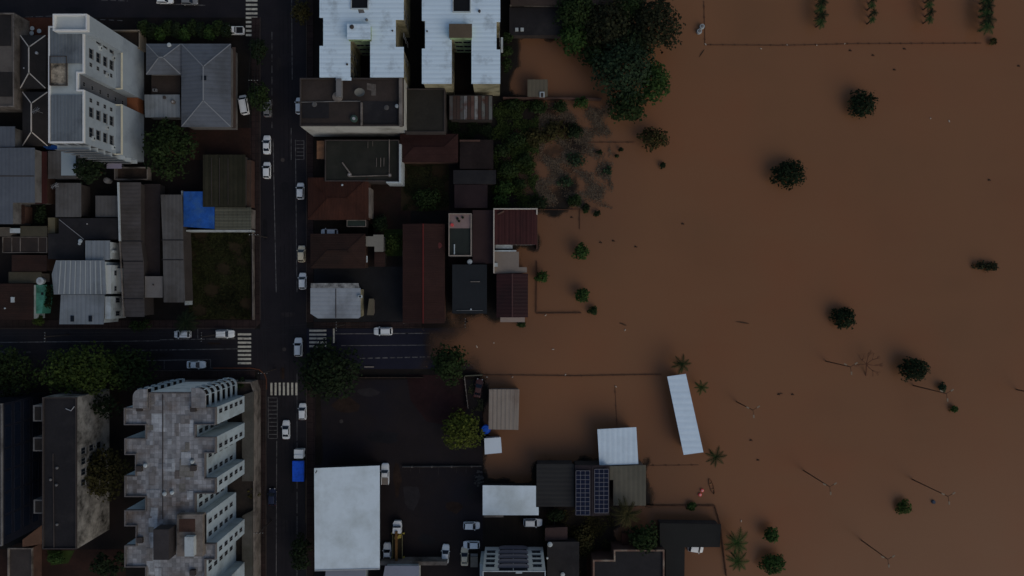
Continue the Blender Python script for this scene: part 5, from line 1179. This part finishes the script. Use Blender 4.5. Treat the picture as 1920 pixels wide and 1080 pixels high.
def cover(name, label, n, box, size, m, seed, zmax=.5, thr=.5, hole=None):
    g = np.random.default_rng(seed); px = g.uniform(box[0], box[2], n); py = g.uniform(box[1], box[3], n)
    f = np.sin(px*.07+py*.05)+np.sin(px*.13-py*.09+2)+.8*np.sin(px*.03+py*.17+1)+g.normal(size=n)*.6; e = np.minimum(np.minimum(px-box[0], box[2]-px), np.minimum(py-box[1], box[3]-py)); k = (f > thr) & ((e+10*np.sin(px*.11)*np.sin(py*.13) > 8*g.random(n)) | (name.startswith('lawn'))); px, py = px[k], py[k]; n = len(px)
    x, y = (px-960)/S, (540-py)/S; z = np.maximum(gz(x, y), WL)+g.random(n)*zmax; p = np.stack([x,y,z],1)
    nrm = g.normal(size=(n,3))*.5+np.array([0,0,.9]); nrm /= np.linalg.norm(nrm,axis=1)[:,None]; t = np.cross(nrm, g.normal(size=(n,3))); t /= np.linalg.norm(t,axis=1)[:,None]; b = np.cross(nrm,t); s = size*(.5+g.random(n))[:,None]
    v = np.stack([p-t*s,p-b*s*.5,p+t*s,p+b*s*.5],1).reshape(-1,3)
    me = D.meshes.new(name); me.from_pydata(v.tolist(), [], np.arange(4*n).reshape(-1,4).tolist()); me.materials.append(m); o = D.objects.new(name, me); COL.objects.link(o); o["label"] = label; o["category"] = "ground cover"; o["kind"] = "stuff"; return o
cover("weeds", "low green weeds matted over the overgrown lot beside the flood", 26000, (922,188,1010,392), .2, L_grass, 5, .7, -.6)
cover("dead_brush", "grey-green drowned brush in the shallow water of the overgrown lot", 70000, (985,190,1150,392), .13, mat("leaf_dead", c(62,56,50), .9, .3, .5, island=.3), 6, .25, .2)
cover("lawn_grass", "rough dark grass of the empty lot beside the street", 30000, (355,435,470,598), .2, mat("leaf_lawn", c(23,26,13), .9, .6, .12, island=.4), 8, .22, -.5)
cover("yard_grass", "rough grass of the back gardens behind the street houses", 14000, (756,308,842,394), .16, mat("leaf_yard", c(23,26,15), .9, .5, .3, island=.4), 9, .3, -.5)
cover("yard_weeds", "weeds in the narrow yards above the flood at the bottom", 12000, (1020,955,1150,1080), .18, L_brown, 12, .5, 0)
cover("verge_weeds", "weeds on the strip beside the car park's flooded edge", 3000, (878,706,906,770), .16, mat("leaf_pale", c(42,46,34), .9, .3, .6, island=.4), 13, .4, .2)
cover("garden_weeds", "dark undergrowth around the patchwork shed and apartments", 12000, (840,226,926,262), .18, L_deep, 14, .6, -.8)
def scum():
    g = np.random.default_rng(44); n = 60000; X = g.uniform(-24, 32, n); Y = g.uniform(-52, 46, n); s = sdist(X, Y); d = gz(X, Y)
    f = np.sin(X*.7+Y*.9)+np.sin(X*1.9-Y*1.1)+g.normal(size=n)*.7; k = (s < 0) & (s > -5.5) & (d < WL-.03) & (f > 1.35+(-s)*.2); X, Y = X[k], Y[k]; n = len(X)
    p = np.stack([X, Y, np.full(n, WL+.012)+g.random(n)*.02], 1); t = np.stack([np.cos(a_ := g.random(n)*6.28), np.sin(a_), np.zeros(n)], 1); b = np.stack([-t[:,1], t[:,0], np.zeros(n)], 1); s_ = (.05+.12*g.random(n))[:,None]
    v = np.stack([p-t*s_,p-b*s_*.4,p+t*s_,p+b*s_*.4],1).reshape(-1,3); me = D.meshes.new("floating_scum"); me.from_pydata(v.tolist(), [], np.arange(4*n).reshape(-1,4).tolist()); me.materials.append(mat("scum", c(60,46,34), .9, .4, .8, island=.4))
    o = D.objects.new("floating_scum", me); COL.objects.link(o); o["kind"] = "stuff"; o["label"] = "scraps of leaves and scum floating along the flooded edge of town"; o["category"] = "debris"
scum()
# dead tree
def dead_tree():
    x, y = W(1633,680,3); root = empty("dead_tree", x, y, -2.5, "bare brown dead tree with spreading branches in the flood", "tree"); g = random.Random(5); mb = MB()
    M_dead = mat("dead_wood", c(56,38,30), .9, .2, 1)
    def br(p, d, L, r, k):
        q = p+d*L; mid = (p+q)/2+Vector((g.uniform(-.1,.1),g.uniform(-.1,.1),g.uniform(-.1,.1)))*L*.5; mb.tube([tuple(p),tuple(mid),tuple(q)], [r,r*.8,r*.6], 5)
        if k > 0:
            for _ in range(3): br(q, (d+Vector((g.uniform(-.9,.9),g.uniform(-.9,.9),g.uniform(-.2,.4)))).normalized(), L*.68, r*.6, k-1)
    p0 = Vector((x+.6,y-4.5,-1)); 
    mb.tube([tuple(p0),(x+.1,y-2.2,0.6),(x-.2,y-.6,1.2)], [.18,.14,.12], 6)
    mb.build("trunk", M_dead, root); mb2 = mb; mb = MB()
    for dx, dy in ((-.6,.5),(.6,.6),(.9,-.1),(-.9,.0),(.1,1),(.5,-.6)): br(Vector((x-.2,y-.6,1.2)), Vector((dx,dy,.25)).normalized(), 1.7, .09, 2)
    mb.build("branches", M_dead, root)
dead_tree()

# ================================================================== 8. fences and walls in the flood
M_fence = mat("wet_fence", c(56,40,31), .85, .2, .5)
def fence(label, pts, h=.35, t=.16, m=None, posts=2.5):
    cx, cy = W(*pts[0]); root = empty("garden_fence", cx, cy, -.1, label, "fence"); w_ = MB(); 
    for a_, b_ in zip(pts, pts[1:]):
        p = Vector(W(*a_)); q = Vector(W(*b_)); d = (q-p).normalized(); w_.bar((*(p+d*.02),(h-1)/2),(*(q-d*.02),(h-1)/2),t,h+1)
    w_.build("panel", m or M_fence, root)
    for a_, b_ in zip(pts, pts[1:]):
        p = Vector(W(*a_)); q = Vector(W(*b_)); n = min(14, max(1, int((q-p).length/posts)))
        for i in range(n): r = p.lerp(q, (i+.5)/n); MB().box(r.x-.13,r.x+.13,r.y-.13,r.y+.13,-1,h+.12).build("post", m or M_fence, root)
fence("sunken fence running from the weedy strip to the long white shelter", [(905,703),(1080,705),(1240,702)], .12, .14)
fence("long sunken fence under the four rows of small trees", [(1322,84),(1480,85),(1600,82),(1840,81)], .02, .16)
fence("thin sunken fence running up from the twin white tubs", [(1320,2),(1322,84)], .0, .12)
fence("low fence on the top of the flooded garden beside the maroon roof", [(1008,393),(1087,393),(1087,430)], .1, .12)
fence("brown fence on the left and bottom of the flooded garden", [(1007,490),(1006,588),(1090,587)], .3, .16)
fence("fence stub sunk below the olive roof, running to the black shed", [(1211,948),(1340,948),(1350,982),(1362,1080)], .35, .2)
fence("thin sunken fence from the olive roof toward the lower palms", [(1213,873),(1310,872)], -.02, .1)
fence("thin sunken fence above the near-square white shelter", [(1153,722),(1157,800)], -.02, .1)
fence("sunken fence from the overgrown lot toward the brownish tree", [(1092,267),(1190,267)], .05, .14)
fence("wire fence at the top of the lower car park", [(755,874),(903,873)], 1.0, .05, M_conc, 4)
fence("pale fence beside the faded red car", [(872,704),(905,702.5)], 1.0, .2, mat("pale_green_fence", c(62,64,56), .85, .2, .5), 3)
fence("white post fence on the left of the weedy strip", [(871,705),(878,765)], 1.0, .12, M_conc, 1.2)
fence("wooden fence along the lower side of the flooded street", [(675,707),(795,707)], .9, .12, mat("grey_fence", c(40,34,30), .9, .2, .5), 3)
fence("tall fence at the right of the garden below the dark ramp roof", [(1038,950),(1040,1012)], 1.0, .1, M_dark, 3)

# ================================================================== 9. posts, tubs, boats, debris
def lamp(px, py, h, label, arms=3, gr="street lamps standing in the flood"):
    x, y = W(px, py, h); root = empty("street_lamp", x, y, -3, label, "street lamp", gr)
    MB().tube([(x,y,-3),(x,y,h*.5),(x,y,h)], [.16,.12,.09], 8).build("pole", mat("rusted_pole", c(48,35,28), .8, .2, 1), root)
    for i in range(arms):
        t = 2*math.pi*i/arms+.6; ex, ey = x+math.cos(t)*1.3, y+math.sin(t)*1.3
        a_ = MB().bar((x,y,h-.1),(ex,ey,h+.1),.08,.08).build("arm", MATS["rusted_pole"], root)
        MB().prism([(ex-.28*math.cos(t)-.16*math.sin(t),ey-.28*math.sin(t)+.16*math.cos(t)),(ex-.28*math.cos(t)+.16*math.sin(t),ey-.28*math.sin(t)-.16*math.cos(t)),(ex+.4*math.cos(t)+.12*math.sin(t),ey+.4*math.sin(t)-.12*math.cos(t)),(ex+.4*math.cos(t)-.12*math.sin(t),ey+.4*math.sin(t)+.12*math.cos(t))], h+.1, h+.22).build("lamp_head", mat("lamp_head", c(84,78,68), .6, .1, 1), root)
for px, py, h, lab in ((1412,769,11.5,"three armed street lamp in the flood right of the long white shelter"),(1595,688,12.5,"street lamp in the flood just left of the dead tree"),(1775,738,13,"three armed street lamp in the flood right of the round dense crown"),
                       (1556,913,14,"street lamp in the lower flood between the palms and the loose bush"),(1778,931,14,"three armed street lamp in the lower right flood"),(1665,1049,12,"three armed street lamp nearest the bottom edge of the flood"),(1978,745,12,"street lamp cut by the right photo edge")): lamp(px, py, h, lab)
def upole(px, py, h, label, ang=90):
    x, y = W(px, py, h); root = empty("utility_pole", x, y, 0, label, "utility pole", "utility poles along the streets")
    MB().tube([(x,y,-.2),(x,y,h)], [.15,.1], 8).build("pole", mat("dark_pole", c(34,32,31), .85, .2, 1), root); a_ = R(ang); dx, dy = math.cos(a_), math.sin(a_)
    arm = MB().bar((x-dx*1.1,y-dy*1.1,h-.3),(x+dx*1.1,y+dy*1.1,h-.3),.1,.12).build("crossarm", MATS["dark_pole"], root)
    for t in (-.95,-.35,.35,.95): MB().tube([(x+dx*t,y+dy*t,h-.24),(x+dx*t,y+dy*t,h)],[.07,.05],6).build("insulator", M_white, arm)
    return x, y, h, dx, dy
U = [upole(*q) for q in ((-60,633,9,"utility pole left of the photo edge on the lower street"),(83,632,9,"utility pole on the left street above the bright tree"),(377,632,9,"utility pole on the left street between the two white cars"),(630,612,8.5,"utility pole on the corner by the cut corner shop"),(872,606,8.5,"utility pole where the street goes under water, bottom of the black roof"))]
V = [upole(px, py, 9, lab, 0) for px, py, lab in ((478,-40,"utility pole beyond the top edge of the left pavement"),(474,150,"utility pole beside the big hipped house"),(475,440,"utility pole at the corner of the grass lot"),(492,700,"utility pole at the curved orange kerb"),(484,1000,"utility pole beside the stepped tower"))]
M_cab = mat("cable", (.02,.02,.02), .7, .1, 1)
k_ = 0
for ser, nm in ((U,"left street and its flooded end"),(V,"pavement of the long street")):
    for A_, B_ in zip(ser, ser[1:]):
        for t in (-.95,.35,.95):
            p = Vector((A_[0]+A_[3]*t, A_[1]+A_[4]*t, A_[2])); q = Vector((B_[0]+B_[3]*t, B_[1]+B_[4]*t, B_[2])); pts = [p.lerp(q, i/10)-Vector((0,0,1.0*4*(i/10)*(1-i/10))) for i in range(11)]
            MB().tube([tuple(v) for v in pts], [.022]*11, 4).build("power_cable", M_cab, label="thin black overhead cable along the "+nm, cat="cable", group="overhead cables along the "+nm)
# tubs and boats
def tub(name, label, cat, px, py, z, r, h, m, wm=None, group=None):
    x, y = W(px, py, z+h); root = empty(name, x, y, z, label, cat, group)
    MB().tube([(x,y,z),(x,y,z+h*.75),(x,y,z+h)], [r*.85,r,r*.9], 20).build("shell", m, root)
    MB().tube([(x,y,z+h-.02),(x,y,z+h+.12)], [r*.72,r*.4], 16).build("lid", wm or m, root)
tub("water_tank", "upper of two white round tanks on the thin fence in the upper flood", "water tank", 1317, 49, -.3, .6, 1.2, M_white, M_grey, "white tanks in the upper flood")
tub("water_tank", "lower of two white round tanks on the thin fence in the upper flood", "water tank", 1312, 58, -.3, .6, 1.1, M_white, M_grey, "white tanks in the upper flood")
tub("water_tank", "bright blue round tank between the yellow-green tree and the beige shelter", "water tank", 911, 806, 0, 1.1, 2.0, mat("blue_tank_plastic", c(18,58,140), .45, .1, 1))
tub("water_tank", "small silver tank hanging beside the shaggy tree below the white tower", "water tank", 199, 338, 1.5, .7, 1.6, M_grey)
tub("floating_buoy", "upper of two red round floats by the brown canoe", "float", 1317, 920, -.25, .42, .5, mat("red_float", c(150,46,46), .5, .1, 1), mat("pink_cap", c(170,110,110), .6, .1, 1), "red floats by the canoe")
tub("floating_buoy", "lower of two red round floats by the brown canoe", "float", 1313, 928, -.25, .42, .5, MATS["red_float"], MATS["pink_cap"], "red floats by the canoe")
def canoe(px, py, ang, L, label):
    x, y = W(px, py, 0); root = empty("canoe", x, y, -.15, label, "boat"); a_ = R(ang); dx, dy = math.cos(a_), math.sin(a_); vs = []; fs = []
    K_ = 10
    for i in range(K_+1):
        s = i/K_*2-1; w_ = .42*(1-s*s)**.6+.01; zz = .16+.12*s*s
        for wy, wz in ((-w_,zz),(-w_*.7,-.12),(w_*.7,-.12),(w_,zz)): vs.append((x+dx*s*L/2-dy*wy, y+dy*s*L/2+dx*wy, -.05+wz))
    for i in range(K_): fs += [(i*4+j,i*4+j+1,(i+1)*4+j+1,(i+1)*4+j) for j in range(3)]
    MB().add(vs, fs).build("hull", mat("canoe_wood", c(62,38,24), .7, .2, 1), root)
    for s in (-.4,.3): MB().bar((x+dx*s*L/2+dy*.33,y+dy*s*L/2-dx*.33,.06),(x+dx*s*L/2-dy*.33,y+dy*s*L/2+dx*.33,.06),.18,.04).build("thwart", mat("pale_wood", c(88,66,46), .8, .2, 1), root)
canoe(1334, 912, 106, 3.8, "narrow brown canoe in the flood by the red floats")
def log(px, py, ang, L, label, r=.12):
    x, y = W(px, py, 0); a_ = R(ang); dx, dy = math.cos(a_)*L/2, math.sin(a_)*L/2
    MB().tube([(x-dx,y-dy,-.12),(x-dx*.3,y-dy*.3+.05,-.05),(x+dx*.4,y+dy*.4,-.04),(x+dx,y+dy,-.1)], [r*.5,r,r*1.1,r*.4], 7).build("floating_log", M_bark, label=label, cat="log")
log(1392,605,-8,3.2,"thin dark log floating alone in the middle of the flood"); log(1168,608,-20,1.8,"short dark log floating below the flooded garden",.15); log(1316,100,55,2.2,"dark log below the white tanks")
log(1464,738,0,1.0,"short dark stick floating right of the first lamp post",.1)
log(867,604,-30,1.6,"pale stick sticking out of the water at the flooded street",.08)
g_ = random.Random(3); M_deb = mat("white_plastic_debris", c(120,116,108), .6, .1, 1)
for px, py in ((1023,591),(1172,619),(926,643),(1037,655),(961,707),(913,707),(1155,725),(1745,222),(1780,227),(1390,977),(1476,84),(1531,84),(1584,82),(1427,91),(1323,83),(894,650),(1060,703)):
    x, y = W(px, py, 0); t = g_.random()*3; L_ = g_.uniform(.14,.3)
    MB().tube([(x-math.cos(t)*L_,y-math.sin(t)*L_,-.06),(x,y,-.03),(x+math.cos(t)*L_,y+math.sin(t)*L_,-.05)], [.08,.14,.09], 7).build("floating_litter", M_deb, label="small pale scrap of litter drifting on the brown water", cat="litter", group="pale litter on the flood")
M_deb2 = mat("dark_debris", c(38,28,22), .9, .3, 1)
for px, py in ((1637,104),(1677,131),(1594,95),(1696,92),(1910,124),(1408,826),(1421,863),(1486,740),(1855,338),(1192,463),(1126,455),(1150,452),(1072,408),(1036,384),(1460,740),(1280,420)):
    x, y = W(px, py, 0); MB().tube([(x-.3,y,-.1),(x,y+.1,-.02),(x+.35,y-.05,-.08)], [.1,.2,.12], 6).build("floating_clump", M_deb2, label="small dark clump of leaves drifting on the brown water", cat="debris", group="dark clumps on the flood")
MB().tube([(*W(1750,941,0),-.2),(*W(1750,941,0),.3)],[.5,.4],8).build("floating_crate", mat("blue_grey_crate", c(36,44,56), .7, .2, 1), label="blue-grey tub floating below the right lamp posts", cat="tub")
# terrace furniture near the first tower
for px, py in ((60,53),(59,62),(73,58)):
    x, y = W(px, py, .8); t = empty("patio_table", x, y, 0, "small white patio table on the rust coloured terrace", "table", "white patio tables")
    MB().tube([(x,y,.72),(x,y,.78)],[.5,.5],14).build("tabletop", M_white, t); MB().tube([(x,y,0),(x,y,.72)],[.06,.05],6).build("leg", M_steel, t)
# blue sheet at the foot of the tower
x, y = W(95,275,2.2); MB().prism([W(p[0],p[1],2.4) for p in ((72,268),(90,270),(120,277),(112,281),(88,280))], 2.3, 2.4).build("blue_tarp", MATS["blue_tarpaulin"], label="narrow blue tarp strung beside the foot of the white tower", cat="tarp")
# rubble heap and tyre pile in the car park
x, y = W(898,898,.3); mb = MB(); g_ = random.Random(9)
for i in range(60):
    t = g_.random()*6.28; q = g_.random()**.6; a_, b_ = x+math.cos(t)*q*1.1, y+math.sin(t)*q*1.9; s = g_.uniform(.1,.28); mb.box(a_-s,a_+s,b_-s*.7,b_+s*.7,0,s*g_.uniform(.6,1.6))
mb.build("rubble_heap", mat("rubble", c(44,44,44), .95, .3, 2), label="small oval heap of grey rubble at the car park's right edge", cat="rubble")
# small pools of dampness and manholes on the roads
for px, py, lab in ((530,300,"round manhole cover in the upper part of the long street"),(533,655,"round manhole cover in the middle of the junction"),(640,790,"round manhole cover in the upper car park")):
    x, y = W(px, py); MB().tube([(x,y,.0),(x,y,.043)],[.45,.45],16).build("manhole_cover", M_dark, label=lab, cat="manhole")
x, y = W(692,688,.2); log_ = MB().box(x-1.1,x+1.1,y-.14,y+.14,0,.3); log_.build("concrete_beam", M_conc, label="pale beam lying by the flooded street beside the junction tree", cat="beam")
bpy.context.view_layer.update()
